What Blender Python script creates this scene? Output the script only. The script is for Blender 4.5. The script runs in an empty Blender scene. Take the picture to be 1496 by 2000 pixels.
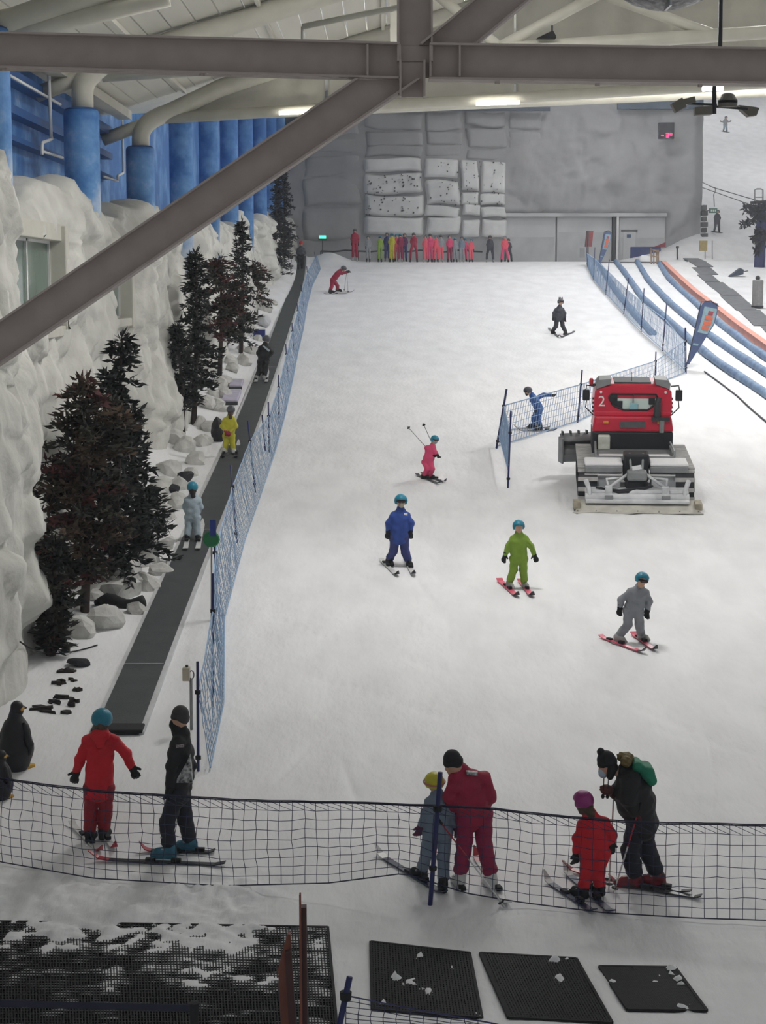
import bpy, math, random
import numpy as np
from mathutils import Vector

# ------------------------------------------------------------------ camera, world, lights, exposure
FPX, CU, CV = 3500.0, 748.0, 1000.0
PITCH = math.atan(440.0 / FPX)
CAMZ = 6.85
SP, CP = math.sin(PITCH), math.cos(PITCH)
scene = bpy.context.scene
col = scene.collection
cam_data = bpy.data.cameras.new('camera')
cam_data.sensor_fit = 'VERTICAL'
cam_data.sensor_height = 24.0
cam_data.lens = FPX / 2000.0 * 24.0
cam_data.clip_end = 1000
cam = bpy.data.objects.new('camera', cam_data)
cam.location = (0, 0, CAMZ)
cam.rotation_euler = (math.pi / 2 - PITCH, 0, 0)
col.objects.link(cam)
scene.camera = cam
scene.view_settings.view_transform = 'Standard'
scene.view_settings.look = 'None'
scene.view_settings.exposure = 0.0
scene.view_settings.gamma = 1.0
scene.view_settings.use_curve_mapping = False
scene.cycles.use_denoising = True
scene.cycles.max_bounces = 4
scene.cycles.diffuse_bounces = 3
scene.cycles.light_sampling_threshold = 0.03
scene.cycles.glossy_bounces = 2
scene.cycles.use_adaptive_sampling = True
scene.cycles.adaptive_threshold = 0.05
scene.cycles.adaptive_min_samples = 12
scene.cycles.use_light_tree = False
scene.cycles.volume_bounces = 0

world = bpy.data.worlds.new('hall_ambient')
scene.world = world
world.use_nodes = True
world.node_tree.nodes['Background'].inputs[0].default_value = (0.93, 0.97, 1.0, 1)
world.node_tree.nodes['Background'].inputs[1].default_value = 0.30

def area(name, loc, size, power, rot=(0, 0, 0), color=(1, 1, 1)):
    l = bpy.data.lights.new(name, 'AREA')
    l.shape = 'RECTANGLE'; l.size, l.size_y = size
    l.energy = power; l.color = color
    o = bpy.data.objects.new(name, l)
    o.location = loc; o.rotation_euler = rot
    col.objects.link(o)
    return o
# rows of unseen hall floodlights; last row added to brighten the back wall
for _y, _z, _w in ((32, 13.6, 560), (52, 15.2, 2550), (68, 17.0, 2250), (84, 18.8, 2200), (99, 20.2, 2000), (113, 21.6, 700)):
    for _x, _k in ((1.5, 1.3), (13.5, .72)):
        area('unseen_hall_lamp', (_x, _y, _z + 0.18 * (_x - 2)), (2.4, 2.4), _w * 1.06 * _k, color=(1.0, 0.985, 0.965) if _y < 60 else (0.97, 0.98, 1.0))
for _y, _z in ((140, 36), (170, 44)):
    area('unseen_hall_lamp', (34, _y, _z), (6, 6), 2300, color=(1, 1, 1))  # unseen lamps lighting the far hill

# ------------------------------------------------------------------ projection helpers (pixel + depth -> place)
def P(u, v, zc):
    a = (u - CU) / FPX; t = (CV - v) / FPX
    return np.array([a * zc, zc * (CP + t * SP), CAMZ + zc * (t * CP - SP)])
def PY(u, v, Y):
    t = (CV - v) / FPX
    return P(u, v, Y / (CP + t * SP))
def PX(u, v, X):
    return P(u, v, X * FPX / (u - CU))

# ------------------------------------------------------------------ noise
def _hash(ix, iy, iz, seed):
    n = (ix.astype(np.int64) * 374761393 + iy.astype(np.int64) * 668265263 + iz.astype(np.int64) * 1274126177 + seed * 974634777) & 0xffffffff
    n = ((n ^ (n >> 13)) * 1274126177) & 0xffffffff
    n = (n ^ (n >> 16)) & 0xffffffff
    return n / 4294967295.0
def vn(x, y, z=None, seed=0):
    x = np.asarray(x, float); y = np.asarray(y, float)
    z = np.zeros_like(x + y) if z is None else np.asarray(z, float)
    x, y, z = np.broadcast_arrays(x, y, z)
    ix, iy, iz = np.floor(x), np.floor(y), np.floor(z)
    fx, fy, fz = x - ix, y - iy, z - iz
    fx = fx * fx * (3 - 2 * fx); fy = fy * fy * (3 - 2 * fy); fz = fz * fz * (3 - 2 * fz)
    r = 0
    for dx in (0, 1):
        for dy in (0, 1):
            for dz in (0, 1):
                w = (fx if dx else 1 - fx) * (fy if dy else 1 - fy) * (fz if dz else 1 - fz)
                r = r + w * _hash(ix + dx, iy + dy, iz + dz, seed)
    return r * 2 - 1
def fbm(x, y, z=None, seed=0, o=4):
    r = 0; a = .5; f = 1.
    for i in range(o):
        r = r + a * vn(np.asarray(x) * f, np.asarray(y) * f, None if z is None else np.asarray(z) * f, seed + i * 17)
        a *= .5; f *= 2.03
    return r
def sstep(a, b, x):
    t = np.clip((np.asarray(x, float) - a) / (b - a), 0, 1)
    return t * t * (3 - 2 * t)

# ------------------------------------------------------------------ terrain height
def bz(x, y):
    x = np.asarray(x, float); y = np.asarray(y, float)
    s = 0.09 * (y - 16.6)
    base = .5 * (s + np.sqrt(s * s + .006)) - .02
    crest = 8.38
    z = np.where(y > 100, crest - .5 * ((crest - base) + np.sqrt((crest - base) ** 2 + .004)), base)
    hill = 9.2 + .237 * (y - 118.5)
    w = sstep(18.5, 22.5, x + (y - 110) * .05)
    z2 = np.maximum(z, hill)
    z = z * (1 - w) + z2 * w
    z = z + .9 * np.exp(-((x - 19.5) / 3.2) ** 2) * sstep(112, 119, y) * (1 - sstep(121, 123, y))
    z = z + .55 * np.exp(-((x + 3.3) / 1.1) ** 2 - ((y - 110.2) / 2.2) ** 2)
    # snow bank against the left wall
    z = z + .30 * sstep(-4.6, -5.8, x - .012 * (y - 60)) * sstep(26, 32, y)
    return z
def G(u, v, lift=0.0):
    """ground point seen at a photo pixel"""
    a = (u - CU) / FPX; t = (CV - v) / FPX
    lo, hi = 10.0, 10.0
    s = np.linspace(11, 300, 1500)
    X = a * s; Y = s * (CP + t * SP); Z = CAMZ + s * (t * CP - SP)
    d = Z - bz(X, Y)
    k = np.argmax(d < 0) if (d < 0).any() else len(s) - 1
    lo, hi = s[max(k - 1, 0)], s[k]
    for _ in range(30):
        m = .5 * (lo + hi)
        if CAMZ + m * (t * CP - SP) - float(bz(a * m, m * (CP + t * SP))) < 0: hi = m
        else: lo = m
    p = P(u, v, hi)
    p[2] = float(bz(p[0], p[1])) + lift
    return p
def onz(p, lift=0.0):
    p = np.array(p, float); p[2] = float(bz(p[0], p[1])) + lift
    return p

# ------------------------------------------------------------------ materials
def lin(c):
    return tuple((x / 12.92 if x <= .04045 else ((x + .055) / 1.055) ** 2.4) for x in [k / 255.0 for k in c])
MATS = {}
def mat(name, rgb, rough=.6, var=.12, scale=8.0, bump=.0, bscale=40., metal=0., emit=0., coat=0., stretch=None, rgb2=None, spec=.4):
    if name in MATS: return MATS[name]
    m = bpy.data.materials.new(name); m.use_nodes = True
    nt = m.node_tree; b = nt.nodes['Principled BSDF']
    c = lin(rgb)
    c2 = lin(rgb2) if rgb2 else tuple(max(0, x * (1 - var * 2)) for x in c)
    tc = nt.nodes.new('ShaderNodeTexCoord'); mp = nt.nodes.new('ShaderNodeMapping')
    if stretch: mp.inputs['Scale'].default_value = stretch
    nt.links.new(tc.outputs['Object'], mp.inputs['Vector'])
    n = nt.nodes.new('ShaderNodeTexNoise'); n.inputs['Scale'].default_value = scale; n.inputs['Detail'].default_value = 5
    nt.links.new(mp.outputs[0], n.inputs['Vector'])
    r = nt.nodes.new('ShaderNodeValToRGB')
    r.color_ramp.elements[0].position = .3; r.color_ramp.elements[1].position = .65
    r.color_ramp.elements[0].color = (*c2, 1); r.color_ramp.elements[1].color = (*c, 1)
    nt.links.new(n.outputs['Fac'], r.inputs[0])
    nt.links.new(r.outputs[0], b.inputs['Base Color'])
    b.inputs['Roughness'].default_value = rough; b.inputs['Metallic'].default_value = metal
    b.inputs['Specular IOR Level'].default_value = spec
    if coat: b.inputs['Coat Weight'].default_value = coat
    if bump:
        n2 = nt.nodes.new('ShaderNodeTexNoise'); n2.inputs['Scale'].default_value = bscale; n2.inputs['Detail'].default_value = 6
        nt.links.new(mp.outputs[0], n2.inputs['Vector'])
        bp = nt.nodes.new('ShaderNodeBump'); bp.inputs['Strength'].default_value = bump; bp.inputs['Distance'].default_value = .05
        nt.links.new(n2.outputs['Fac'], bp.inputs['Height']); nt.links.new(bp.outputs[0], b.inputs['Normal'])
    if emit:
        b.inputs['Emission Color'].default_value = (*c, 1); b.inputs['Emission Strength'].default_value = emit
    MATS[name] = m
    return m

M_snow = mat('snow', (240, 240, 242), .7, .03, 1.6, .35, 9., rgb2=(228, 228, 230), stretch=(1, .35, 1), spec=.25)
M_wallrock = mat('sprayed_snow_rock', (222, 221, 214), .85, .1, 1.3, .9, 3.2, rgb2=(192, 191, 184))
M_backrock = mat('grey_moulded_rock', (178, 178, 179), .85, .1, .45, .5, 3., rgb2=(158, 158, 160))
M_panelrock = mat('pale_climbing_rock', (238, 238, 237), .85, .1, 1.0, .4, 4., rgb2=(220, 220, 220))
M_doorgrey = mat('grey_door_panel', (206, 207, 208), .6, .06, .6)
M_dark = mat('dark_gap', (70, 72, 76), .8)
M_beam = mat('taupe_steel_paint', (176, 163, 156), .55, .06, 6., .05, 60., spec=.3)
M_cream = mat('cream_pipe_paint', (214, 211, 196), .4, .05, 3.)
M_roof = mat('white_roof_sheet', (226, 223, 210), .6, .05, 2., stretch=(1, .1, 1))
M_fabric = mat('grey_smoke_curtain', (222, 219, 206), .9, .1, 1.2, .5, 2.5)
M_black = mat('black_cloth', (16, 16, 20), .75, .2, 20)
M_rubber = mat('black_rubber', (20, 20, 22), .8, .2, 12, .2, 60)
M_navy = mat('navy_pole_paint', (24, 32, 92), .45, .1, 10)
M_net = mat('blue_net_cord', (36, 60, 140), .7, .1, 20)
M_netpale = mat('faded_blue_net_cord', (150, 176, 208), .7, .1, 20)
M_grey = mat('grey_metal', (150, 150, 152), .45, .1, 6, metal=.3)
M_dgrey = mat('dark_grey_metal', (60, 62, 66), .5, .1, 8, metal=.2)
M_white = mat('white_paint', (232, 232, 230), .5, .04, 6)
M_glass = mat('window_glass', (112, 134, 122), .12, .2, .5)
M_skin = mat('skin', (205, 160, 135), .5, .05, 10)
M_chrome = mat('steel', (170, 172, 175), .3, .05, 6, metal=.8)

# sky painted blue for columns and upper wall (a mural of clouds)
def sky_mat():
    m = bpy.data.materials.new('cloud_mural_blue'); m.use_nodes = True
    nt = m.node_tree; b = nt.nodes['Principled BSDF']
    tc = nt.nodes.new('ShaderNodeTexCoord')
    n = nt.nodes.new('ShaderNodeTexNoise'); n.inputs['Scale'].default_value = .9; n.inputs['Detail'].default_value = 6; n.inputs['Roughness'].default_value = .62
    nt.links.new(tc.outputs['Object'], n.inputs['Vector'])
    sx = nt.nodes.new('ShaderNodeSeparateXYZ'); nt.links.new(tc.outputs['Object'], sx.inputs[0])
    ma = nt.nodes.new('ShaderNodeMath'); ma.operation = 'MULTIPLY_ADD'; ma.inputs[1].default_value = -.13; ma.inputs[2].default_value = .36
    nt.links.new(sx.outputs['Z'], ma.inputs[0])
    ad = nt.nodes.new('ShaderNodeMath'); ad.operation = 'ADD'
    mx = nt.nodes.new('ShaderNodeMath'); mx.operation = 'MAXIMUM'; mx.inputs[1].default_value = -.02; nt.links.new(ma.outputs[0], mx.inputs[0])
    nt.links.new(n.outputs['Fac'], ad.inputs[0]); nt.links.new(mx.outputs[0], ad.inputs[1])
    r = nt.nodes.new('ShaderNodeValToRGB')
    e = r.color_ramp.elements
    e[0].position = .44; e[0].color = (*lin((48, 112, 184)), 1)
    e[1].position = .80; e[1].color = (*lin((206, 220, 236)), 1)
    k = e.new(.60); k.color = (*lin((104, 156, 212)), 1)
    nt.links.new(ad.outputs[0], r.inputs[0]); nt.links.new(r.outputs[0], b.inputs['Base Color'])
    b.inputs['Roughness'].default_value = .6
    return m
M_sky = sky_mat()
M_bluesteel = mat('blue_girder_paint', (40, 92, 158), .5, .15, 2.)

# ------------------------------------------------------------------ object building
ORG = {}
def _link(o, parent, org):
    col.objects.link(o)
    if parent is not None:
        o.parent = parent; ORG[o.name] = ORG[parent.name]
    else:
        o.location = org; ORG[o.name] = np.array(org, float)
    return o
def tag(o, label=None, cat=None, group=None, kind=None):
    if label: o['label'] = label
    if cat: o['category'] = cat
    if group: o['group'] = group
    if kind: o['kind'] = kind
    return o
def thing(name, label, cat, loc, group=None, kind=None):
    o = bpy.data.objects.new(name, None); o.empty_display_size = .2
    _link(o, None, loc)
    return tag(o, label, cat, group, kind)
def mesh_obj(name, verts, faces, material, parent=None, smooth=False, org=None, bevel=0.0, kind=None, solid=0.0):
    verts = np.asarray(verts, float)
    if parent is not None: off = ORG[parent.name]
    else:
        if org is None: org = (verts[:, 0].mean(), verts[:, 1].mean(), verts[:, 2].min())
        off = np.array(org, float)
    me = bpy.data.meshes.new(name)
    me.from_pydata((verts - off).tolist(), [], [list(map(int, f)) for f in faces] if not isinstance(faces, np.ndarray) else faces.tolist())
    me.materials.append(material)
    if smooth: me.polygons.foreach_set('use_smooth', [True] * len(me.polygons))
    me.update()
    o = bpy.data.objects.new(name, me)
    _link(o, parent, off if parent is None else None)
    if bevel:
        b = o.modifiers.new('bevel', 'BEVEL'); b.width = bevel; b.segments = 2; b.limit_method = 'ANGLE'
    if solid:
        s = o.modifiers.new('solid', 'SOLIDIFY'); s.thickness = solid
    if kind: o['kind'] = kind
    return o

def nrm(v):
    v = np.asarray(v, float); n = np.linalg.norm(v)
    return v / n if n > 1e-9 else v
class MB:
    def __init__(s, T=None):
        s.v = []; s.f = []; s.T = T
    def add(s, vs, fs):
        k = len(s.v)
        for p in vs:
            p = np.asarray(p, float)
            s.v.append(s.T(p) if s.T else p)
        s.f += [[i + k for i in f] for f in fs]
        return s
    def hexa(s, p):  # 4 bottom ccw, 4 top
        return s.add(p, [(3, 2, 1, 0), (4, 5, 6, 7), (0, 1, 5, 4), (1, 2, 6, 5), (2, 3, 7, 6), (3, 0, 4, 7)])
    def bx(s, x0, x1, y0, y1, z0, z1):
        return s.hexa([(x0, y0, z0), (x1, y0, z0), (x1, y1, z0), (x0, y1, z0), (x0, y0, z1), (x1, y0, z1), (x1, y1, z1), (x0, y1, z1)])
    def obox(s, c, ax, ay, az):
        c, ax, ay, az = map(lambda q: np.asarray(q, float), (c, ax, ay, az))
        return s.hexa([c - ax - ay - az, c + ax - ay - az, c + ax + ay - az, c - ax + ay - az, c - ax - ay + az, c + ax - ay + az, c + ax + ay + az, c - ax + ay + az])
    def bar(s, a, b, w, h, up=(0, 0, 1)):
        a = np.asarray(a, float); b = np.asarray(b, float); d = nrm(b - a)
        side = np.cross(d, up)
        if np.linalg.norm(side) < 1e-4: side = np.cross(d, (0, 1, 0))
        side = nrm(side); u2 = np.cross(side, d)
        return s.obox((a + b) / 2, d * np.linalg.norm(b - a) / 2, side * w / 2, u2 * h / 2)
    def tube(s, pts, r, n=8, caps=True, closed=False):
        pts = [np.asarray(p, float) for p in pts]; m = len(pts)
        rs = r if hasattr(r, '__len__') else [r] * m
        vs = []; ref = None
        for i in range(m):
            if closed: d = nrm(pts[(i + 1) % m] - pts[i - 1])
            else: d = nrm(pts[min(i + 1, m - 1)] - pts[max(i - 1, 0)])
            if ref is None:
                ref = np.array([0, 0, 1.]) if abs(d[2]) < .9 else np.array([0, 1., 0])
            a = nrm(np.cross(d, ref)); b = np.cross(a, d); ref = b
            for k in range(n):
                t = 2 * math.pi * k / n
                vs.append(pts[i] + rs[i] * (math.cos(t) * a + math.sin(t) * b))
        fs = []
        for i in range(m if closed else m - 1):
            j = (i + 1) % m
            for k in range(n):
                fs.append((i * n + k, i * n + (k + 1) % n, j * n + (k + 1) % n, j * n + k))
        if caps and not closed:
            fs.append(tuple(range(n))[::-1]); fs.append(tuple((m - 1) * n + k for k in range(n)))
        return s.add(vs, fs)
    def lathe(s, c, prof, n=16, axis=(0, 0, 1)):
        c = np.asarray(c, float); az = nrm(axis)
        ax = nrm(np.cross(az, (0, 1, 0))) if abs(az[1]) < .9 else np.array([1., 0, 0]); ay = np.cross(az, ax)
        return s.tube_like(c, prof, n, ax, ay, az)
    def tube_like(s, c, prof, n, ax, ay, az):
        vs = []; fs = []
        for (r, z) in prof:
            for k in range(n):
                t = 2 * math.pi * k / n
                vs.append(c + az * z + r * (math.cos(t) * ax + math.sin(t) * ay))
        for i in range(len(prof) - 1):
            for k in range(n):
                fs.append((i * n + k, i * n + (k + 1) % n, (i + 1) * n + (k + 1) % n, (i + 1) * n + k))
        fs.append(tuple(range(n))[::-1]); fs.append(tuple((len(prof) - 1) * n + k for k in range(n)))
        return s.add(vs, fs)
    def prism(s, poly, ext):
        poly = [np.asarray(p, float) for p in poly]; ext = np.asarray(ext, float); n = len(poly)
        return s.add(poly + [p + ext for p in poly], [tuple(range(n))[::-1], tuple(range(n, 2 * n))] + [(i, (i + 1) % n, (i + 1) % n + n, i + n) for i in range(n)])
    def grid(s, A):  # A: (n,m,3)
        n, m = A.shape[:2]
        return s.add(A.reshape(-1, 3), [(i * m + j, i * m + j + 1, (i + 1) * m + j + 1, (i + 1) * m + j) for i in range(n - 1) for j in range(m - 1)])
    def build(s, name, material, parent=None, **kw):
        return mesh_obj(name, np.array(s.v), s.f, material, parent, **kw)

def strands(polys, r):
    """many thin three-sided cords in one go"""
    V = []; F = []; k = 0
    for pl in polys:
        pl = np.asarray(pl, float); m = len(pl)
        d = np.gradient(pl, axis=0)
        ref = np.array([0, 0, 1.]) if abs(d[0][2]) < .8 * np.linalg.norm(d[0]) else np.array([1., 0.3, 0])
        a = np.cross(d, ref); a /= (np.linalg.norm(a, axis=1, keepdims=True) + 1e-9)
        b = np.cross(d, a); b /= (np.linalg.norm(b, axis=1, keepdims=True) + 1e-9)
        ring = np.stack([pl + r * (math.cos(t) * a + math.sin(t) * b) for t in (0, 2.094, 4.189)], 1)
        V.append(ring.reshape(-1, 3))
        for i in range(m - 1):
            for q in range(3):
                F.append((k + i * 3 + q, k + i * 3 + (q + 1) % 3, k + (i + 1) * 3 + (q + 1) % 3, k + (i + 1) * 3 + q))
        k += 3 * m
    return np.concatenate(V), F

# ------------------------------------------------------------------ surface nets: a closed mesh from a distance field
def snets(f, lo, hi, h):
    lo = np.asarray(lo, float); hi = np.asarray(hi, float)
    n = np.maximum(np.ceil((hi - lo) / h).astype(int) + 1, 4)
    ax = [lo[i] + h * np.arange(n[i]) for i in range(3)]
    X, Y, Z = np.meshgrid(*ax, indexing='ij')
    d = f(X, Y, Z)
    ins = d < 0
    cnt = np.zeros(tuple(n - 1), int)
    for a in (0, 1):
        for b in (0, 1):
            for c in (0, 1):
                cnt += ins[a:n[0] - 1 + a, b:n[1] - 1 + b, c:n[2] - 1 + c]
    act = (cnt > 0) & (cnt < 8)
    I = np.argwhere(act)
    idx = -np.ones(tuple(n - 1), int); idx[act] = np.arange(len(I))
    acc = np.zeros((len(I), 3)); num = np.zeros(len(I))
    cs = [(0, 0, 0), (1, 0, 0), (0, 1, 0), (1, 1, 0), (0, 0, 1), (1, 0, 1), (0, 1, 1), (1, 1, 1)]
    val = [d[I[:, 0] + c[0], I[:, 1] + c[1], I[:, 2] + c[2]] for c in cs]
    for i in range(8):
        for j in range(i + 1, 8):
            if sum(abs(cs[i][k] - cs[j][k]) for k in range(3)) == 1:
                cr = (val[i] < 0) != (val[j] < 0)
                t = np.where(cr, val[i] / np.where(cr, val[i] - val[j], 1), 0)[:, None]
                p = np.array(cs[i]) + t * (np.array(cs[j]) - np.array(cs[i]))
                acc += p * cr[:, None]; num += cr
    V = lo + h * (I + acc / np.maximum(num, 1)[:, None])
    F = []
    for axis in range(3):
        b, c = (axis + 1) % 3, (axis + 2) % 3
        s0 = [slice(None)] * 3; s1 = [slice(None)] * 3
        s0[axis] = slice(0, n[axis] - 1); s1[axis] = slice(1, n[axis])
        ch = ins[tuple(s0)] != ins[tuple(s1)]
        E = np.argwhere(ch)
        ok = (E[:, b] > 0) & (E[:, c] > 0) & (E[:, b] < n[b] - 1) & (E[:, c] < n[c] - 1)
        E = E[ok]
        def cell(db, dc):
            q = E.copy(); q[:, b] += db; q[:, c] += dc
            return idx[q[:, 0], q[:, 1], q[:, 2]]
        q = np.stack([cell(-1, -1), cell(0, -1), cell(0, 0), cell(-1, 0)], 1)
        flip = ~ins[E[:, 0], E[:, 1], E[:, 2]]
        q[flip] = q[flip][:, ::-1]
        F.append(q)
    F = np.concatenate(F)
    return V, F[(F >= 0).all(1)]

def caps_sdf(segs, k=.02, wr=0.0, ws=0, wf=38.):
    """smooth union of tapered capsules [(a,b,ra,rb)] with cloth wrinkles"""
    segs = [(np.asarray(a, float), np.asarray(b, float), ra, rb) for a, b, ra, rb in segs]
    def f(X, Y, Z):
        D = None
        for a, b, ra, rb in segs:
            ab = b - a; L2 = max(ab @ ab, 1e-9)
            t = np.clip(((X - a[0]) * ab[0] + (Y - a[1]) * ab[1] + (Z - a[2]) * ab[2]) / L2, 0, 1)
            d = np.sqrt((X - a[0] - t * ab[0]) ** 2 + (Y - a[1] - t * ab[1]) ** 2 + (Z - a[2] - t * ab[2]) ** 2) - (ra + (rb - ra) * t)
            if D is None: D = d
            else:
                hh = np.clip(.5 + .5 * (D - d) / k, 0, 1)
                D = D * (1 - hh) + d * hh - k * hh * (1 - hh)
        if wr:
            s = ws * 1.7
            D = D + wr * (np.sin(X * wf * .6 + Z * wf + s + 2 * np.sin(Y * wf * .5 + s)) * .6 + np.sin(Y * wf * .9 - Z * wf * 1.4 + X * wf * .4 + 2.3 * s) * .5)
        return D
    lo = np.min([np.minimum(a - ra, b - rb) for a, b, ra, rb in segs], 0) - .04
    hi = np.max([np.maximum(a + ra, b + rb) for a, b, ra, rb in segs], 0) + .04
    return f, lo, hi
def blob(name, segs, h, material, parent=None, k=.02, wr=0., ws=0, cut=None, smooth=True, wf=38., **kw):
    f, lo, hi = caps_sdf(segs, k, wr, ws, wf)
    g = f if cut is None else (lambda X, Y, Z: cut(f(X, Y, Z), X, Y, Z))
    V, F = snets(g, lo - h, hi + h, h)
    return mesh_obj(name, V, F, material, parent, smooth=smooth, **kw)
# ================================================================== the setting
MATS_PX = [[(724, 1842), (917, 1864), (941, 1990), (727, 1974)], [(938, 1864), (1125, 1875), (1195, 2000), (994, 1990)], [(1171, 1890), (1318, 1892), (1380, 1976), (1226, 1974)]]
MAT_Q = [[G(*p) for p in q] for q in MATS_PX]
BIG_MAT = [G(-60, 1800), G(640, 1812), G(660, 2030), G(-60, 2030)]
def quad_uv(q, x, y):
    """rough inside mask (0..1) of a ground quadrilateral"""
    m = np.ones_like(x)
    c = np.mean([p[:2] for p in q], 0)
    for i in range(4):
        a, b = q[i][:2], q[(i + 1) % 4][:2]
        e = b - a; n = np.array([-e[1], e[0]]) / np.linalg.norm(e)
        s = 1 if (c - a) @ n > 0 else -1
        m = np.minimum(m, sstep(-.05, .06, ((x - a[0]) * n[0] + (y - a[1]) * n[1]) * s))
    return m
def fz(x, y):
    z = bz(x, y)
    near = 1 - sstep(24, 40, y)
    z = z + (.006 + .014 * near) * fbm(x * 1.7, y * .9, seed=3) + near * .008 * fbm(x * 7, y * 7, seed=9, o=3)
    # old ski tracks pressed into the piste
    for i in range(42):
        rr = random.Random(i)
        x0 = rr.uniform(-2.5, 7); y0 = rr.uniform(19, 44); a = rr.uniform(-1.1, 1.1); L = rr.uniform(1.5, 4)
        dx, dy = math.sin(a), math.cos(a)
        s = (x - x0) * dx + (y - y0) * dy; t = (x - x0) * dy - (y - y0) * dx + .05 * s * s * rr.uniform(-1, 1)
        z = z - .026 * np.exp(-(t / .05) ** 2) * sstep(0, .5, s) * sstep(L, L - .6, s)
    lump = sstep(-.7, -1.6, x) * sstep(17.4, 18.2, y) * (1 - sstep(19.3, 20.0, y))
    z = z + lump * (.10 * np.abs(fbm(x * 2.6, y * 2.6, seed=21)) + .05 * fbm(x * 8, y * 8, seed=5))
    for i, q in enumerate(MAT_Q):
        m = quad_uv(q, x, y)
        patch = sstep(.12, .40, fbm(x * 4.5, y * 4.0, seed=40 + i, o=6)) * (.55 + .9 * vn(x * 16, y * 16, seed=8))
        z = z + m * (.082 * patch - .032)
    m = quad_uv(BIG_MAT, x, y)
    patch = sstep(-.35, .3, fbm(x * 2.6 + 4, y * 5.4, seed=60, o=5) + .30 * (x + 2.2) + .6 * (y - 17.3))
    z = z + m * (.024 * patch - .013 + .020 * fbm(x * 9, y * 11, seed=7, o=4))
    return z
xs = np.concatenate([np.arange(-9, -5.2, .12), np.arange(-5.2, 5.2, .038), np.arange(5.2, 24, .22), np.arange(24, 60, 1.0)])
ys = np.concatenate([np.arange(12, 15.2, .08), np.arange(15.2, 18.2, .03), np.arange(18.2, 21, .05), 21 + np.cumsum(np.linspace(.06, .45, 150)), ])
ys = np.concatenate([ys, np.arange(ys[-1] + .5, 126, .5), np.arange(127, 262, 2.5)])
XX, YY = np.meshgrid(xs, ys, indexing='ij')
ZZ = fz(XX, YY)
nn, mm = XX.shape
ii, jj = np.meshgrid(np.arange(nn - 1), np.arange(mm - 1), indexing='ij')
q0 = (ii * mm + jj).ravel()
floor = mesh_obj('floor', np.stack([XX, YY, ZZ], -1).reshape(-1, 3), np.stack([q0, q0 + mm, q0 + mm + 1, q0 + 1], 1), M_snow, smooth=True, org=(0, 60, 0))
tag(floor, 'white groomed snow piste rising towards the grey rock wall', 'ski slope', kind='structure')

# ---------------------------------------------------------------- left wall of sprayed snow rock
WIN = [(30.4, 35.0, 6.05, 7.76), (41.0, 44.2, 6.05, 7.7)]
def wx(y, z):
    p = -6.2 + 0 * y
    def bump(a, b, h, s=.5):
        return h * sstep(a - s, a + s, y) * (1 - sstep(b - s, b + s, y))
    low = 1 - sstep(4.0, 7.4, z - .0 * y)
    p = p + bump(10, 28.9, .42, .35) + bump(10, 28.6, .34, .5) * low
    p = p + bump(35.7, 40.3, .26, .4) + bump(45.0, 51.0, .40, .5) + bump(58, 64, .35) + bump(72, 80, .4, 1) + bump(90, 99, .4, 1)
    rel = z - bz(-5.9 + 0 * y, y)
    p = p + .38 * (1 - sstep(.2, 3.2, rel)) * sstep(29, 31, y)
    p = p + .12 * fbm(y * .5, z * .55, seed=71) + .05 * fbm(y * 2.6, z * 2.6, seed=77)
    return p + facets(y, z, 1.5, 31) * .30 + facets(y + .3 * fbm(y, z, seed=3), z, .62, 55) * .17
def facets(a, b, size, seed):
    """broken rock faces: every cell has its own tilt, with grooves between the cells"""
    a, b = a / size, b / size * .8
    ia, ib = np.floor(a), np.floor(b)
    d1 = np.full(a.shape, 9.); d2 = np.full(a.shape, 9.); val = np.zeros(a.shape)
    for i in (-1, 0, 1):
        for j in (-1, 0, 1):
            ca, cb = ia + i, ib + j; zz = np.zeros_like(ca)
            pa = ca + .15 + .7 * _hash(ca, cb, zz, seed); pb = cb + .15 + .7 * _hash(ca, cb, zz, seed + 1)
            d = np.hypot(a - pa, b - pb)
            h = (_hash(ca, cb, zz, seed + 2) - .5) + (a - pa) * (_hash(ca, cb, zz, seed + 3) - .5) * 1.3 + (b - pb) * (_hash(ca, cb, zz, seed + 4) - .65) * 1.3
            near = d < d1
            d2 = np.where(near, d1, np.minimum(d2, d)); val = np.where(near, h, val); d1 = np.where(near, d, d1)
    e = d2 - d1
    return val * sstep(0, .22, e) - .28 * (1 - sstep(0, .12, e))
yw = np.concatenate([np.arange(13, 55, .11), np.arange(55, 121, .22)])
ztop = 8.55 + np.maximum(0, yw - 50) * .04 + .42 * vn(yw * .55, 0 * yw, seed=4) + .18 * vn(yw * 1.7, 0 * yw, seed=5)
NR = 84
rows = []
for r in range(NR + 7):
    if r <= NR:
        zb = bz(-5.8 + 0 * yw, yw) - .4
        z = zb + (ztop - zb) * (r / NR)
        t = sstep(.86, 1.0, r / NR)
        x = wx(yw, z) - .25 * t * t
    else:
        k = (r - NR) / 6
        z = ztop + .12 * math.sin(k * math.pi) + .1 * fbm(yw * 1.5, 0 * yw + k * 2, seed=8) * k
        x = wx(yw, ztop) - .25 - k * 1.0
    rows.append(np.stack([x, yw, z], -1))
WA = np.array(rows)
fs = []
nR, nY = WA.shape[:2]
for r in range(nR - 1):
    for j in range(nY - 1):
        c = WA[r, j] * .5 + WA[r + 1, j + 1] * .5
        if any(a < c[1] < b and lo < c[2] < hi for a, b, lo, hi in WIN): continue
        fs.append((r * nY + j, r * nY + j + 1, (r + 1) * nY + j + 1, (r + 1) * nY + j))
wl = mesh_obj('wall_left', WA.reshape(-1, 3), fs, M_wallrock, smooth=True, org=(-6.2, 60, 0))
tag(wl, 'white moulded snow rock wall along the moving carpet', 'wall', kind='structure')
M_reveal = mat('cream_window_reveal', (206, 203, 192), .6, .05, 3)
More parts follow.
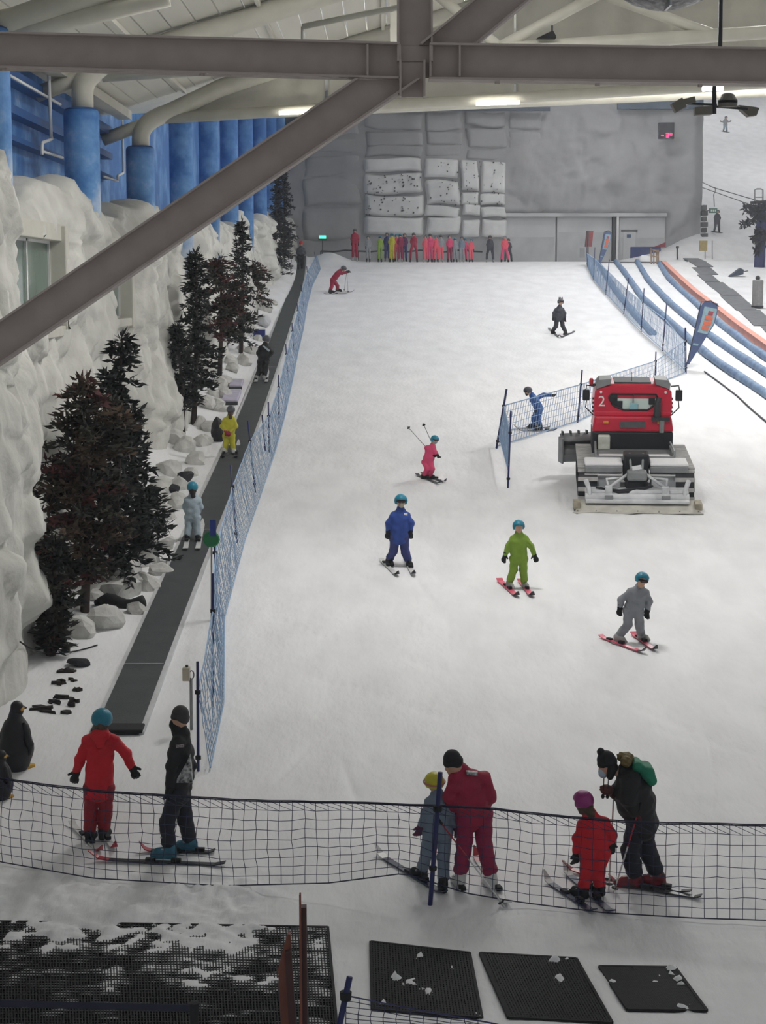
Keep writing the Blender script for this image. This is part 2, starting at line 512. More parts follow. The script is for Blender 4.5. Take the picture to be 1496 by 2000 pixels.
for i, (a, b, lo, hi) in enumerate(WIN):
    o = thing(f'window_{i + 1}', ['tall green glazed window set into the snow rock wall', 'narrow window half hidden behind the steel brace in the rock wall'][i], 'window', (-6.7, (a + b) / 2, lo), kind='structure')
    xg = -6.46
    f = MB(); w = .09
    f.bx(xg - .1, -6.3, a - .25, a + .05, lo - .2, hi + .25); f.bx(xg - .1, -6.12, b - .05, b + .3, lo - .2, hi + .25)
    f.bx(xg - .1, -6.2, a - .2, b + .2, hi - .04, hi + .28); f.bx(xg - .1, -6.15, a - .2, b + .2, lo - .15, lo + .05)
    f.build('window_reveal', M_reveal, o, bevel=.02)
    f = MB(); f.bx(xg - .06, xg + .03, a, a + w, lo, hi); f.bx(xg - .06, xg + .03, b - w, b, lo, hi); f.bx(xg - .06, xg + .03, a, b, hi - w, hi); f.bx(xg - .06, xg + .03, a, b, lo, lo + w)
    m = (a + b) / 2; f.bx(xg - .06, xg + .03, m - .05, m + .05, lo, hi)
    f.build('window_frame', M_white, o)
    for s in range(2):
        y0, y1 = (a + w, m - .05) if s == 0 else (m + .05, b - w)
        MB().bx(xg - .03, xg - .01, y0, y1, lo + w, hi - w).build('pane', M_glass, o)
# blue mural wall behind the columns
tag(MB().bx(-7.7, -7.4, 12, 121, 6.5, 20.5).build('wall_left_upper', M_sky), 'blue cloud mural wall behind the round columns', 'wall', kind='structure')
GIRD = [(10.9, .22), (10.25, .16), (9.7, .1)]
for i, (z, h) in enumerate(GIRD):
    tag(MB().bx(-7.4, -7.12, 14, 48, z - h / 2, z + h / 2).bx(-7.4, -7.2, 14, 48, z + h / 2, z + h / 2 + .03).build(f'trim_{i + 1}', M_bluesteel),
        ['deep blue girder running high along the mural wall', 'blue girder at middle height on the mural wall', 'thin blue rail lowest on the mural wall'][i], 'girder', kind='structure')
for i in range(3):
    for j in range(6):
        pass

# ---------------------------------------------------------------- round blue columns
CZC = [28.7, 37.6, 46.6, 56, 65, 73.5, 82, 91.5, 100, 109]
CTOP = [10.9, 10.5, 10.42, 11.95]
ORD = ['first', 'second', 'third', 'fourth', 'fifth', 'sixth', 'seventh', 'eighth', 'ninth', 'tenth']
for i, zc in enumerate(CZC):
    y = zc * 1.015
    top = CTOP[i] if i < 4 else 11.45 + .1 * (y - 48) + .4
    c = thing('column', f'round blue cloud painted column, {ORD[i]} along the rock wall from the window end', 'column', (-6.3, y, 7.4), 'blue columns along the mural wall')
    MB().lathe((-6.3, y, 7.2), [(.37, 0), (.37, top - 7.26), (.355, top - 7.2)], 28).build('shaft', M_sky, c, smooth=True)
    MB().lathe((-6.3, y, top - .0), [(.34, -.02), (.34, .02), (.28, .05)], 24).build('top_rim', M_bluesteel, c)

# ---------------------------------------------------------------- roof deck
def ez(y):
    return 11.5 + .1 * np.maximum(0, np.asarray(y, float) - 48)
roof = thing('ceiling', 'white boarded roof deck sloping up over the piste', 'ceiling', (0, 60, 14), kind='structure')
def deck(x0, x1, y0, y1):
    zz = lambda x, y: float(ez(y)) + (.3 * (x + 6.8) if x < 15 else .3 * 21.8 - .12 * (x - 15))
    p = [(x, y, zz(x, y)) for x, y in ((x0, y0), (x1, y0), (x1, y1), (x0, y1))]
    MB().hexa(p + [(a, b, c + .07) for a, b, c in p]).build('roof_panel', M_roof, roof)
xx = -7.4
while xx < 9.9:
    deck(xx, xx + .47, 12, 48); xx += .5
for k in range(9): deck(-7.4 + k * 2.5, -7.4 + k * 2.5 + 2.46, 48, 122)
for k in range(5): deck(10.1 + k * 4, 10.1 + k * 4 + 3.97, 12, 48)
for k in range(4): deck(15.1 + k * 4, 15.1 + k * 4 + 3.97, 48, 122)
for k in range(6):   # purlins under the deck
    x = -5.2 + k * 2.6
    zz = 11.5 + .3 * (x + 6.8)
    MB().bar((x, 12, zz - .06), (x, 48, zz - .06), .08, .1).build('purlin', M_roof, roof)
tag(MB().bx(-6.95, -6.6, 12, 48, 11.2, 11.42).bx(-7.25, -6.95, 12, 48, 11.36, 11.46).build('trim_4', M_cream), 'cream eaves board along the foot of the roof', 'trim', kind='structure')

# ---------------------------------------------------------------- tubular roof trusses
def arc_pts(a, b, c, n=8):
    a, b, c = map(np.asarray, (a, b, c))
    return [(1 - t) ** 2 * a + 2 * t * (1 - t) * b + t * t * c for t in np.linspace(0, 1, n)]
TR = [(28.7, (-20, 100), [(-20, 60), (110, 14), (300, -50)], [(-20, 75), (330, -5)], 0),
      (37.6, (162, 218), [(163, 150), (330, 84), (700, -30), (1100, -140)], [(200, 147), (1600, 56)], 1),
      (46.6, (276, 292), [(277, 245), (430, 172), (760, 62), (1200, -70)], [(300, 232), (1600, 156)], 1),
      (56.0, (354, 243), [(354, 215), (600, 100), (1100, -80)], [(366, 228), (1600, 176)], 0)]
TL = ['roof truss of cream tubes springing from the column nearest the windows', 'cream tube roof truss with bracing behind the steel node', 'cream tube roof truss carrying the grey smoke curtain', 'long cream chord of the roof truss behind the smoke curtain']
for i, (zc, cb, up, lowp, br) in enumerate(TR):
    U = [P(a, b, zc) for a, b in up]
    t = thing('roof_truss', TL[i], 'truss', U[0], 'tubular roof trusses')
    cbase = P(cb[0], cb[1], zc); cbase[0] = -6.3
    neck = [cbase + np.array([0, 0, .0]), (cbase[0], cbase[1], U[0][2] - .35)]
    r0 = .23
    MB().tube([neck[0], neck[1]] + arc_pts(neck[1], np.array([-6.3, cbase[1], U[0][2] + .1]), U[0] + .35 * (U[1] - U[0]) / 1.0, 7)[1:] + U[1:], [r0] * 8 + [r0] * (len(U) - 1), 16).build('upper_chord', M_cream, t, smooth=True)
    L = [P(a, b, zc) for a, b in lowp]
    MB().tube([L[0], L[0] + .33 * (L[1] - L[0]), L[1]], .145, 14).build('lower_chord', M_cream, t, smooth=True)
    MB().tube([np.array([-6.3, U[0][1], U[0][2]]), np.array([-7.3, U[0][1] + .1, U[0][2] - .35])], .17, 12).build('wall_stub', M_cream, t, smooth=True)
    if br:
        dz = 0 if i == 1 else 95
        for (a, b) in (((975, 92), (850, -14)), ((975, 92), (1175, -14)), ((1400, 70), (1180, -10))):
            if i == 1: MB().tube([P(*a, zc), P(*b, zc)], .115, 12).build('diagonal', M_cream, t, smooth=True)
        if i == 1: MB().bar(P(772, 112, zc), P(772, -20, zc), .22, .22, up=(0, 1, 0)).build('post', M_cream, t)
        for uu in (620, 1100, 1420):
            pass
# thin conduit hanging under the roof
pp = [P(590, 85, 21), P(590, 52, 21), P(600, 50, 21), P(780, 14, 21)]
tag(MB().tube([pp[1], pp[3]], .035, 8).tube([pp[0], pp[1]], .014, 6).build('conduit', M_cream, smooth=True), 'thin cream conduit hung on a hook below the roof deck', 'pipe')
# smoke curtains between the chords
def curtain(u0, u1, v0a, v0b, v1a, v1b, zc, label):
    A = []
    for s in np.linspace(0, 1, 60):
        u = u0 + (u1 - u0) * s
        ro = []
        for t in np.linspace(0, 1, 14):
            v = (v0a + (v0b - v0a) * s) * (1 - t) + (v1a + (v1b - v1a) * s) * t
            w = .05 * math.sin(u * .07 + 2 * math.sin(u * .02)) * (1 - .4 * t) + .12 * float(fbm(u * .012, t * 2.5, seed=15))
            ro.append(P(u, v, zc + w))
        A.append(ro)
    tag(MB().grid(np.array(A)).build('smoke_curtain', M_fabric, smooth=True, solid=.015), label, 'curtain', 'smoke curtains in the roof trusses')
curtain(345, 634, 207, 100, 231, 214, 46.9, 'grey sagging smoke curtain panel closest to the blue columns')
curtain(640, 1004, 100, -20, 213, 192, 46.9, 'grey smoke curtain panel behind the steel node')
curtain(1008, 1600, -20, -150, 191, 155, 46.9, 'wide grey smoke curtain panel above the clustered spotlights')
# emissive bars imitating the bright highlights on the truss chords
M_glint = mat('glint_glow', (255, 252, 240), .4, .0, 4, emit=9)
for (a, b, zc, lb) in (((545, 221), (618, 217), 46.3, 'glowing bar imitating a highlight on the truss beside the blue columns'), ((930, 203), (1015, 200), 46.3, 'glowing bar imitating a highlight on the truss above the climbing wall'), ((1372, 173), (1412, 171), 30.0, 'glowing bar imitating a highlight above the clustered spotlights')):
    tag(MB().tube([P(*a, zc), P(*b, zc)], [.05, .05], 10).build('glint_bar', M_glint, smooth=True), lb, 'lamp', 'glowing highlight bars on the trusses')

# ---------------------------------------------------------------- foreground steel frame
ZB = 14.0
def ibeam(mb, a, b, h=.245, fw=.22, tf=.016, tw=.014, front=(0, -1, 0), hcut=False):
    a, b = np.asarray(a, float), np.asarray(b, float); d = nrm(b - a); fr = nrm(np.asarray(front, float)); up = nrm(np.cross(d, fr))
    kx = -up[2] / d[2] if hcut else 0.
    def seg(c0, c1, y0, y1):
        a0, a1 = a + d * c0 * kx, a + d * c1 * kx
        mb.hexa([a0 + up * c0 + fr * y0, b + up * c0 + fr * y0, b + up * c0 + fr * y1, a0 + up * c0 + fr * y1, a1 + up * c1 + fr * y0, b + up * c1 + fr * y0, b + up * c1 + fr * y1, a1 + up * c1 + fr * y1])
    seg(-h / 2, h / 2, -tw / 2, tw / 2); seg(-h / 2 - tf, -h / 2, -fw / 2, fw / 2); seg(h / 2, h / 2 + tf, -fw / 2, fw / 2)
    return mb
frame = thing('steel_frame', 'taupe steel I-beam frame with diagonal braces meeting at a stiffened node', 'beam', P(810, 120, ZB))
ibeam(MB(), P(-140, 96, ZB), P(780, 121, ZB)).build('horizontal_beam', M_beam, frame)
ibeam(MB(), P(838, 122, ZB), P(1640, 133, ZB)).build('horizontal_beam', M_beam, frame)
ibeam(MB(), P(810, -120, ZB), P(810, 122, ZB)).build('post', M_beam, frame)
ibeam(MB(), P(805, 120, ZB), P(805, 190, ZB), h=.17).build('post_stub', M_beam, frame)
ibeam(MB(), P(757, 156, ZB), P(-140, 766, ZB), h=.25, hcut=True).build('brace', M_beam, frame)
ibeam(MB(), P(874, 89, ZB), P(1075, -78, ZB), h=.25, hcut=True).build('brace', M_beam, frame)
for u in (718, 781, 840, 897):
    p = P(u, 121, ZB)
    MB().bx(p[0] - .008, p[0] + .008, p[1] - .1, p[1] + .02, p[2] - .124, p[2] + .124).build('stiffener', M_beam, frame)
MB().bx(P(716, 0, ZB)[0], P(899, 0, ZB)[0], P(810, 121, ZB)[1] - .006, P(810, 121, ZB)[1] + .006, P(0, 152, ZB)[2], P(0, 91, ZB)[2]).build('web_plate', M_beam, frame)
for u, v in ((10, 131), (195, 134), (396, 142), (970, 158), (1165, 162), (1365, 164)):
    p = P(u, v, ZB)
    MB().lathe((p[0], p[1] - .06, p[2] - .03), [(.02, 0), (.02, .02)], 6).build('bolt', M_beam, frame)

# ---------------------------------------------------------------- back wall of moulded rock
YB = 121.0
def BW(u, v, dy=0): return PY(u, v, YB + dy)
X0b, X1b = -7.6, BW(1376, 300)[0]
gx = np.arange(X0b, X1b + .01, .17); gz = np.arange(7.6, 20.6, .17)
A, B = np.meshgrid(gx, gz, indexing='ij')
dl, dr, dt = BW(985, 450)[0], BW(1302, 450)[0], BW(700, 419)[2]
rough = .7 * np.abs(fbm(A * .22, B * .28, seed=91)) + .5 * fbm(A * .16 + 5, B * .2, seed=95) + .1 * fbm(A * 1.4, B * 1.4, seed=97)
rough = (1.25 * rough + .34 * facets(A + 3 + .8 * fbm(A * .5, B * .5, seed=6), B + .8 * fbm(A * .5, B * .5, seed=7), 2.6, 12) + .16 * facets(A, B, 1.2, 18)) * (.3 + .7 * sstep(6.5, 9.5, A))
door = sstep(dl - .3, dl + .2, A) * (1 - sstep(dr - .2, dr + .3, A)) * (1 - sstep(dt - .2, dt + .3, B))
dep = YB - rough * (1 - door) + door * .55
dep = dep + sstep(X1b - .8, X1b, A) * .7
V = np.stack([A, dep, B], -1)
tag(MB().grid(V).build('wall_back', M_backrock, smooth=True, org=(7, YB, 8)), 'grey moulded rock wall closing the top of the piste', 'wall', kind='structure')
wb = bpy.data.objects['wall_back']; ORG['wall_back'] = np.array((7, YB, 8.))
MB().bx(X0b, X1b - .1, YB + .9, YB + 3, 7.6, 20.6).build('wall_core', M_backrock, wb)
def puff(u0, u1, v0, v1, th, seed, m, parent, name='rock_panel', base=.15):
    a = BW(u0, v1); b = BW(u1, v0); n1, n2 = 20, 14
    rr = random.Random(seed); pts = []
    for i in range(n1):
        s = i / (n1 - 1) * 2 - 1; ro = []
        for j in range(n2):
            t = j / (n2 - 1) * 2 - 1
            h = (1 - abs(s) ** 14) * (1 - abs(t) ** 10)
            x = (a[0] + b[0]) / 2 + (b[0] - a[0]) / 2 * s * .995; z = (a[2] + b[2]) / 2 + (b[2] - a[2]) / 2 * t * .99
            zz = z + .16 * float(vn(x * .55, seed, seed=seed)) * (1 if abs(t) > .5 else .6)
            xx2 = x + .12 * float(vn(z * .8, seed + 3, seed=seed))
            ro.append((xx2, YB + base - (th + .25) * h ** .7 - .07 * h * float(fbm(x * 1.3, z * 1.3, seed=seed)), zz))
        pts.append(ro)
    MB().grid(np.array(pts)).build(name, m, parent, smooth=True)
sd = 200
for (u0, u1, vs, th, m) in ((709, 828, (310, 338, 379, 421, 458), .5, M_panelrock), (830, 899, (312, 352, 402, 425, 462), .55, M_panelrock), (900, 936, (312, 376, 402, 425, 462), .6, M_panelrock), (937, 988, (313, 380, 404, 425, 462), .55, M_panelrock),
                            (590, 706, (268, 300, 345, 405, 470), .12, M_backrock), (590, 706, (216, 240, 266), .15, M_backrock), (709, 828, (216, 252, 284, 308), .2, M_backrock), (830, 905, (216, 256, 284, 310), .22, M_backrock), (907, 990, (216, 248, 290, 310), .22, M_backrock), (992, 1060, (216, 255, 300), .1, M_backrock)):
    for k in range(len(vs) - 1):
        puff(u0, u1, vs[k], vs[k + 1], th, sd, m, wb); sd += 1
# climbing holds
M_hold = mat('dark_climbing_hold', (96, 98, 104), .7)
hold = MB(); rr = random.Random(4)
for k in range(150):
    u, v = rr.choice(((rr.uniform(715, 822), rr.uniform(340, 420)), (rr.uniform(836, 984), rr.uniform(316, 400))))
    p = BW(u, v, -.73); r = rr.uniform(.03, .07)
    hold.lathe(p + np.array([0, .12, 0]), [(r, 0), (r * .5, .14)], 5, axis=(0, -1, 0))
hold.build('climbing_hold', M_hold, wb, kind='stuff')
# sliding doors and hatch
def wbox(u0, u1, v0, v1, y0, y1):
    a, b = BW(u0, v1), BW(u1, v0)
    return MB().bx(a[0], b[0], YB + y0, YB + y1, a[2], b[2])
for i, (u0, u1, v0, lb) in enumerate(((987, 1086, 423, 'grey sliding door leaf beside the climbing wall'), (1088, 1196, 423, 'grey sliding door leaf next to the dark frame post'), (1209, 1301, 424, 'grey door panel behind the blue barrier'))):
    d = thing(f'door_{i + 1}', lb, 'door', BW((u0 + u1) / 2, 512, .4), kind='structure')
    wbox(u0, u1, v0, 514, .28, .5).build('leaf', M_doorgrey, d, bevel=.03)
    wbox(u0 + 3, u1 - 3, v0 + (30 if i == 1 else 40), 512, .25, .28).build('kick_panel', mat('pale_door_panel', (198, 199, 200), .6, .1, 1), d)
    if i == 2:
        wbox(1217, 1243, 452, 512, .2, .27).build('wicket', M_doorgrey, d, bevel=.02)
        wbox(1225, 1233, 458, 464, .17, .2).build('wicket_sign', mat('blue_sign', (70, 90, 130), .6), d)
        wbox(1214, 1246, 449, 452, .18, .27).build('wicket_frame', M_dark, d)
tag(wbox(1196, 1203, 419, 514, .0, .5).build('trim_5', M_dark), 'dark steel post between the grey sliding doors', 'trim', kind='structure')
tag(wbox(1203, 1209, 419, 514, -.05, .5).build('trim_6', M_white), 'white post beside the dark door frame post', 'trim', kind='structure')
tag(wbox(980, 1302, 416, 423, -.1, .5).build('trim_7', M_doorgrey), 'grey lintel over the sliding doors', 'trim', kind='structure')
tag(wbox(800, 1072, 212, 219, -.9, -.6).build('trim_8', mat('slate_rail', (96, 104, 118), .6)), 'slate blue rail high on the rock wall', 'trim', kind='structure')
tag(wbox(1205, 1372, 176, 214, -.5, .1).build('trim_9', mat('slate_blue_tarp', (92, 108, 126), .8, .2, 1.)), 'slate blue strip along the top of the rock wall', 'trim', kind='structure')
tag(wbox(552, 612, 218, 300, -.5, .1).build('trim_10', mat('slate_corner', (84, 94, 112), .8, .2, 1.)), 'slate blue corner panel beside the blue columns', 'trim', kind='structure')
M_led = mat('red_led', (255, 30, 90), .4, 0, 4, emit=4)
dis = thing('temperature_display', 'black square temperature display showing minus three in red', 'display', BW(1296, 274, -.9))
wbox(1281, 1312, 242, 274, -1.15, -.85).build('case', mat('black_case', (50, 52, 62), .5), dis, bevel=.03)
def led(nm, rects):
    L = MB()
    for (u0, u1, v0, v1) in rects:
        p, q = BW(u0, v1), BW(u1, v0); L.bx(p[0], q[0], YB - 1.2, YB - 1.13, p[2], q[2])
    return L.build(nm, M_led, dis)
led('minus_sign', [(1286, 1291, 266.5, 268.5)])
led('digit_three', [(1295.5, 1301, v - .8, v + .8) for v in (263.5, 267, 270.5)] + [(1299.6, 1301.2, 263, 271)])
led('degree_sign', [(1303, 1306.5, 263, 264.2), (1303, 1306.5, 266.3, 267.5), (1303, 1304, 263, 267.5), (1305.6, 1306.6, 263, 267.5)])
# dark block stack on the free end of the rock wall
st = thing('block_stack', 'dark stacked blocks edging the free end of the rock wall', 'blocks', BW(1372, 466, -.9))
for k in range(6):
    a = BW(1366 + (k % 2), 466 - k * 11, 0); b = BW(1378 - (k % 2) * 2, 466 - k * 11 - 9.5, 0)
    MB().bx(a[0], b[0], YB - .95, YB - .3, a[2], b[2]).build('block', mat('dark_block', (86, 86, 88), .8), st, bevel=.04)
# ================================================================== moving carpet
def lerp_path(pts, n):
    pts = np.array(pts, float); s = np.concatenate([[0], np.cumsum(np.linalg.norm(np.diff(pts, axis=0), axis=1))])
    t = np.linspace(0, s[-1], n)
    return np.stack([np.interp(t, s, pts[:, k]) for k in range(pts.shape[1])], 1)
def smooth_path(p, it=3):
    p = p.copy()
    for _ in range(it): p[1:-1] = .25 * p[:-2] + .5 * p[1:-1] + .25 * p[2:]
    return p
BELT = [(228, 1435), (241, 1387), (260, 1350), (291, 1283), (331, 1183), (373, 1083), (402, 1019), (436, 939), (477, 845), (508, 760), (535, 690), (552, 640), (569, 590), (585, 540), (601, 494)]
bp = smooth_path(lerp_path([G(*q) for q in BELT], 90), 4)
def strip(path, x0, x1, z0, z1):
    path = np.asarray(path); d = np.gradient(path, axis=0); sd = np.cross(d, (0, 0, 1.)); sd /= np.linalg.norm(sd, axis=1, keepdims=True)
    mb = MB(); n = len(path); vs = []
    for p, q in zip(path, sd):
        b = float(bz(p[0], p[1]))
        for x, z in ((x0, z0), (x1, z0), (x1, z1), (x0, z1)):
            r = p + q * x; vs.append((r[0], r[1], b + z))
    fs = [(3, 2, 1, 0), tuple(4 * (n - 1) + k for k in range(4))]
    for i in range(n - 1):
        for k in range(4): fs.append((4 * i + k, 4 * i + (k + 1) % 4, 4 * i + 4 + (k + 1) % 4, 4 * i + 4 + k))
    return mb.add(vs, fs)
M_belt = mat('dark_ribbed_belt', (66, 70, 72), .65, .15, 2.5, .25, 50)
cv = thing('moving_carpet', 'dark grey moving carpet lift climbing beside the rock wall', 'conveyor', bp[0])
strip(bp, -.31, .31, -.05, .06).build('belt', M_belt, cv)
for s in (-1, 1): strip(bp, s * .345 - .035, s * .345 + .035, -.05, .045).build('side_rail', mat('snowy_side_rail', (205, 206, 208), .6, .1, 4), cv)
M_seam = mat('pale_belt_seam', (150, 152, 152), .6)
for v in (1350, 1387, 1013, 1052, 715, 746, 533):
    j = int(np.argmin([abs(G(700, v)[1] - p[1]) for p in bp])); p = bp[j]; d = nrm(bp[min(j + 1, 89)] - bp[j - 1]); q = np.cross(d, (0, 0, 1)); b = float(bz(p[0], p[1]))
    MB().obox((p[0], p[1], b + .062), q * .3, d * .018, (0, 0, .004)).build('belt_seam', M_seam, cv)
c0 = bp[0] + nrm(bp[1] - bp[0]) * .12
MB().obox((c0[0], c0[1], float(bz(c0[0], c0[1])) + .05), np.array([.36, 0, 0]), np.array([0, .16, .01]), (0, 0, .03)).build('entry_plate', M_rubber, cv, bevel=.02)

# ================================================================== poles and nets
def pole_mesh(top, bot, r, mb=None):
    b = G(*bot); t = PY(top[0], top[1], b[1])
    return b, t, MB().tube([b - nrm(t - b) * .12, b, t], r, 8)
def net_mesh(T, Bm, nx, ny, r, wav=.05, seed=1, sag=.0):
    """cords over a ruled surface between two polylines"""
    T = lerp_path(T, nx + 1); Bm = lerp_path(Bm, nx + 1)
    S = np.linspace(0, 1, ny + 1)[:, None, None]
    W = T[None] * (1 - S) + Bm[None] * S
    u = np.arange(nx + 1)
    w = wav * (fbm(u[None, :] * .31 + 0 * S[:, :, 0], S[:, :, 0] * 2.2, seed=seed)) * np.sin(np.pi * np.clip(S[:, :, 0] * .9 + .1, 0, 1))
    W[:, :, 1] += w; W[:, :, 0] += w * .35
    W[:, :, 2] += -.02 * np.abs(vn(u * .9, 0 * u, seed=seed))[None, :] * np.sin(np.pi * S[:, :, 0])
    pol = [W[j] for j in range(ny + 1)] + [W[:, i] for i in range(nx + 1)]
    return strands(pol, r), W
def fence(name, label, posts, cell, height_frac, pr, cr, m_pole, m_net, group=None, bottom=.03, skirt=(0, 0), extra=(), wav=.05, seed=1):
    bs = [G(*b) for t, b in posts]
    f = thing(name, label, 'fence', bs[0], group)
    T = []; B = []
    for (t, b) in posts:
        p0, p1, mb = pole_mesh(t, b, pr); mb.build('pole', m_pole, f, smooth=True)
        T.append(p0 + (p1 - p0) * height_frac); B.append(p0 + (p1 - p0) * bottom + np.array([skirt[0], skirt[1], 0]))
        for fr in (height_frac, .12):
            c = p0 + (p1 - p0) * fr
            MB().lathe(c - np.array([0, 0, .025]), [(pr * 1.9, 0), (pr * 1.9, .05)], 8).build('clip', M_rubber, f)
    for t, b in extra:
        pole_mesh(t, b, pr)[2].build('pole', m_pole, f, smooth=True)
    L = np.sum(np.linalg.norm(np.diff(np.array(T), axis=0), axis=1)); H = np.mean(np.linalg.norm(np.array(T) - np.array(B), axis=1))
    (V, F), W = net_mesh(T, B, max(4, int(L / cell)), max(3, int(H / cell)), cr, wav, seed)
    mesh_obj('net', V, F, m_net, f, kind='stuff')
    V, F = strands([W[0], W[-1]], cr * 2.2)
    mesh_obj('border_rope', V, F, m_net, f)
    return f
LEFTP = [((386, 1292), (387, 1505)), ((416, 1120), (415, 1380)), ((419, 1028), (420, 1212)), ((450, 908), (463, 1060)), ((484, 822), (499, 962)), ((524, 785), (526, 884)), ((544, 732), (545, 817)), ((558, 672), (563, 742)), ((570, 630), (574, 690)), ((580, 592), (585, 645)), ((588, 556), (593, 600)), ((599, 520), (604, 560)), ((614, 492), (621, 526)), ((655, 452), (656, 492))]
fence('net_fence', 'long blue net fence on poles beside the moving carpet', LEFTP, .17, .72, .02, .0065, M_navy, M_netpale, skirt=(.16, 0), extra=[((512, 810), (518, 881))], wav=.16, seed=3)
RP = [((1145, 482), (1147, 520)), ((1162, 483), (1159, 547)), ((1190, 507), (1183, 575)), ((1228, 542), (1218, 613)), ((1258, 563), (1252, 648)), ((1302, 593), (1294, 685)), ((1338, 640), (1339, 727))]
fence('net_fence', 'pale blue net fence between the piste and the tubing lanes', RP, .19, .66, .022, .009, M_navy, M_netpale, wav=.2, seed=5)
CPZ = [((1339, 640), (1340, 729)), ((1281, 687), (1279, 752)), ((1137, 722), (1128, 825)), ((989, 760), (969, 875))]
fence('net_fence', 'pale blue net fence crossing behind the red snow groomer', CPZ, .15, .72, .022, .0085, M_navy, M_netpale, wav=.12, seed=6)
CPY = [((990, 760), (970, 876)), ((998, 803), (992, 953))]
fence('net_fence', 'short end of blue net between two leaning poles beside the blue suited skier', CPY, .12, .72, .022, .008, M_navy, M_netpale, bottom=.22, wav=.12, seed=7)

# net across the foreground
M_net2 = mat('dark_blue_net_cord', (40, 46, 82), .7, .1, 20)
fn = thing('net_fence', 'dark blue square mesh net strung across the foot of the piste', 'fence', G(840, 1768))
topl = [(-80, 1508), (0, 1520), (215, 1546), (450, 1561), (700, 1568), (850, 1572), (960, 1579), (1120, 1597), (1300, 1607), (1496, 1611), (1600, 1614)]
botl = [(-80, 1668), (0, 1690), (180, 1722), (430, 1737), (640, 1725), (790, 1706), (912, 1745), (1020, 1770), (1180, 1790), (1350, 1800), (1600, 1808)]
Bm = [G(*q, lift=.04) for q in botl]
yp_ = G(840, 1768)[1]
for i_ in (5, 6): Bm[i_] = PY(*botl[i_], yp_)
Bm[4] = PY(*botl[4], .5 * (Bm[3][1] + yp_))
T = []
for (u, v), b in zip(topl, Bm):
    T.append(PY(u, v, b[1] + .05))
(V, F), W = net_mesh(T, Bm, 74, 9, .0042, .16, 11)
mesh_obj('net', V, F, M_net2, fn, kind='stuff')
V, F = strands([W[0], W[0] * .86 + W[1] * .14, W[-1]], .0085); mesh_obj('border_rope', V, F, mat('navy_rope', (26, 30, 62), .7), fn)
V, F = strands([np.array([W[0][i], W[1][i + 2]]) for i in range(0, 72)], .0036); mesh_obj('lacing', V, F, M_net2, fn, kind='stuff')
b, t, mb = pole_mesh((860, 1508), (840, 1768), .026); mb.build('pole', M_navy, fn, smooth=True)
MB().lathe((b + (t - b) * .73) - np.array([0, 0, .03]), [(.05, 0), (.05, .06)], 8).build('clip', M_rubber, fn)
MB().lathe((b + (t - b) * .28) - np.array([0, 0, .02]), [(.042, 0), (.042, .04)], 8).build('clip', M_rubber, fn)
b, t, mb = pole_mesh((27, 1378), (-12, 1502), .03)
tag(mb.build('leaning_pole', M_navy, smooth=True), 'navy pole leaning beside the dark penguin figure', 'pole')
# net and pole at the very front
f3 = thing('net_fence', 'navy pole holding blue net at the edge of the rubber mats', 'fence', G(655, 2040))
b, t, mb = pole_mesh((683, 1908), (655, 2040), .028); mb.build('pole', M_navy, f3, smooth=True)
c = b + (t - b) * .72
MB().lathe(c - np.array([0, 0, .04]), [(.05, 0), (.055, .08)], 8).build('clamp', M_rubber, f3)
tp = [c, PY(770, 1965, c[1] + .1), PY(960, 1999, c[1]), PY(1200, 2040, c[1] - .1)]
(V, F), W = net_mesh(tp, [onz(q, .05) for q in tp], 20, 8, .0045, .1, 13); mesh_obj('net', V, F, M_net2, f3, kind='stuff')
V, F = strands([W[0]], .009); mesh_obj('border_rope', V, F, M_navy, f3)

# retractable barrier
bar = thing('belt_barrier', 'black barrier post with navy webbing belt over the rubber flooring', 'barrier', onz(P(379, 1960, 15)))
pt = P(379, 1958, 15); gz0 = float(bz(pt[0], pt[1]))
MB().lathe((pt[0], pt[1], gz0), [(.16, 0), (.16, .02), (.036, .05), (.036, pt[2] - gz0 - .1), (.045, pt[2] - gz0 - .1), (.045, pt[2] - gz0)], 16).build('post', M_rubber, bar)
a, b2 = P(-120, 1957, 15.1), P(372, 1969, 15)
MB().bar(a, b2, .006, .058).build('webbing', mat('navy_webbing', (22, 24, 50), .7), bar)

# brown timber posts
M_wood = mat('red_brown_timber', (124, 66, 48), .6, .2, 3, .15, 20, stretch=(6, 6, .6))
M_wood2 = mat('dark_red_timber', (66, 26, 24), .6, .2, 3, stretch=(6, 6, .6))
wa = thing('timber_post', 'tall red brown timber post with a thin taller strip beside it', 'post', onz(P(592, 1900, 14.3)), 'timber posts')
def uvprism(poly, zc, th, m, parent, name):
    pts = [P(u, v, zc) for u, v in poly]; y = np.mean([p[1] for p in pts])
    pts = [PY(u, v, y) for u, v in poly]
    MB().prism(pts, (0, th, 0)).build(name, m, parent)
uvprism([(584, 1748), (587.5, 1748), (592, 2150), (587, 2150)], 14.25, .06, M_wood, wa, 'strip')
uvprism([(586, 1773), (598, 1773), (602, 2150), (588, 2150)], 14.3, .08, M_wood2, wa, 'board')
wb2 = thing('timber_post', 'shorter red brown timber post with a slanted top', 'post', onz(P(560, 1950, 14.3)), 'timber posts')
uvprism([(543, 1893), (561, 1825), (567, 1825), (569, 1860), (583, 2150), (556, 2150)], 14.4, .07, M_wood, wb2, 'board')
uvprism([(556, 1861), (569, 1858), (585, 2150), (572, 2150)], 14.33, .06, M_wood2, wb2, 'strip')

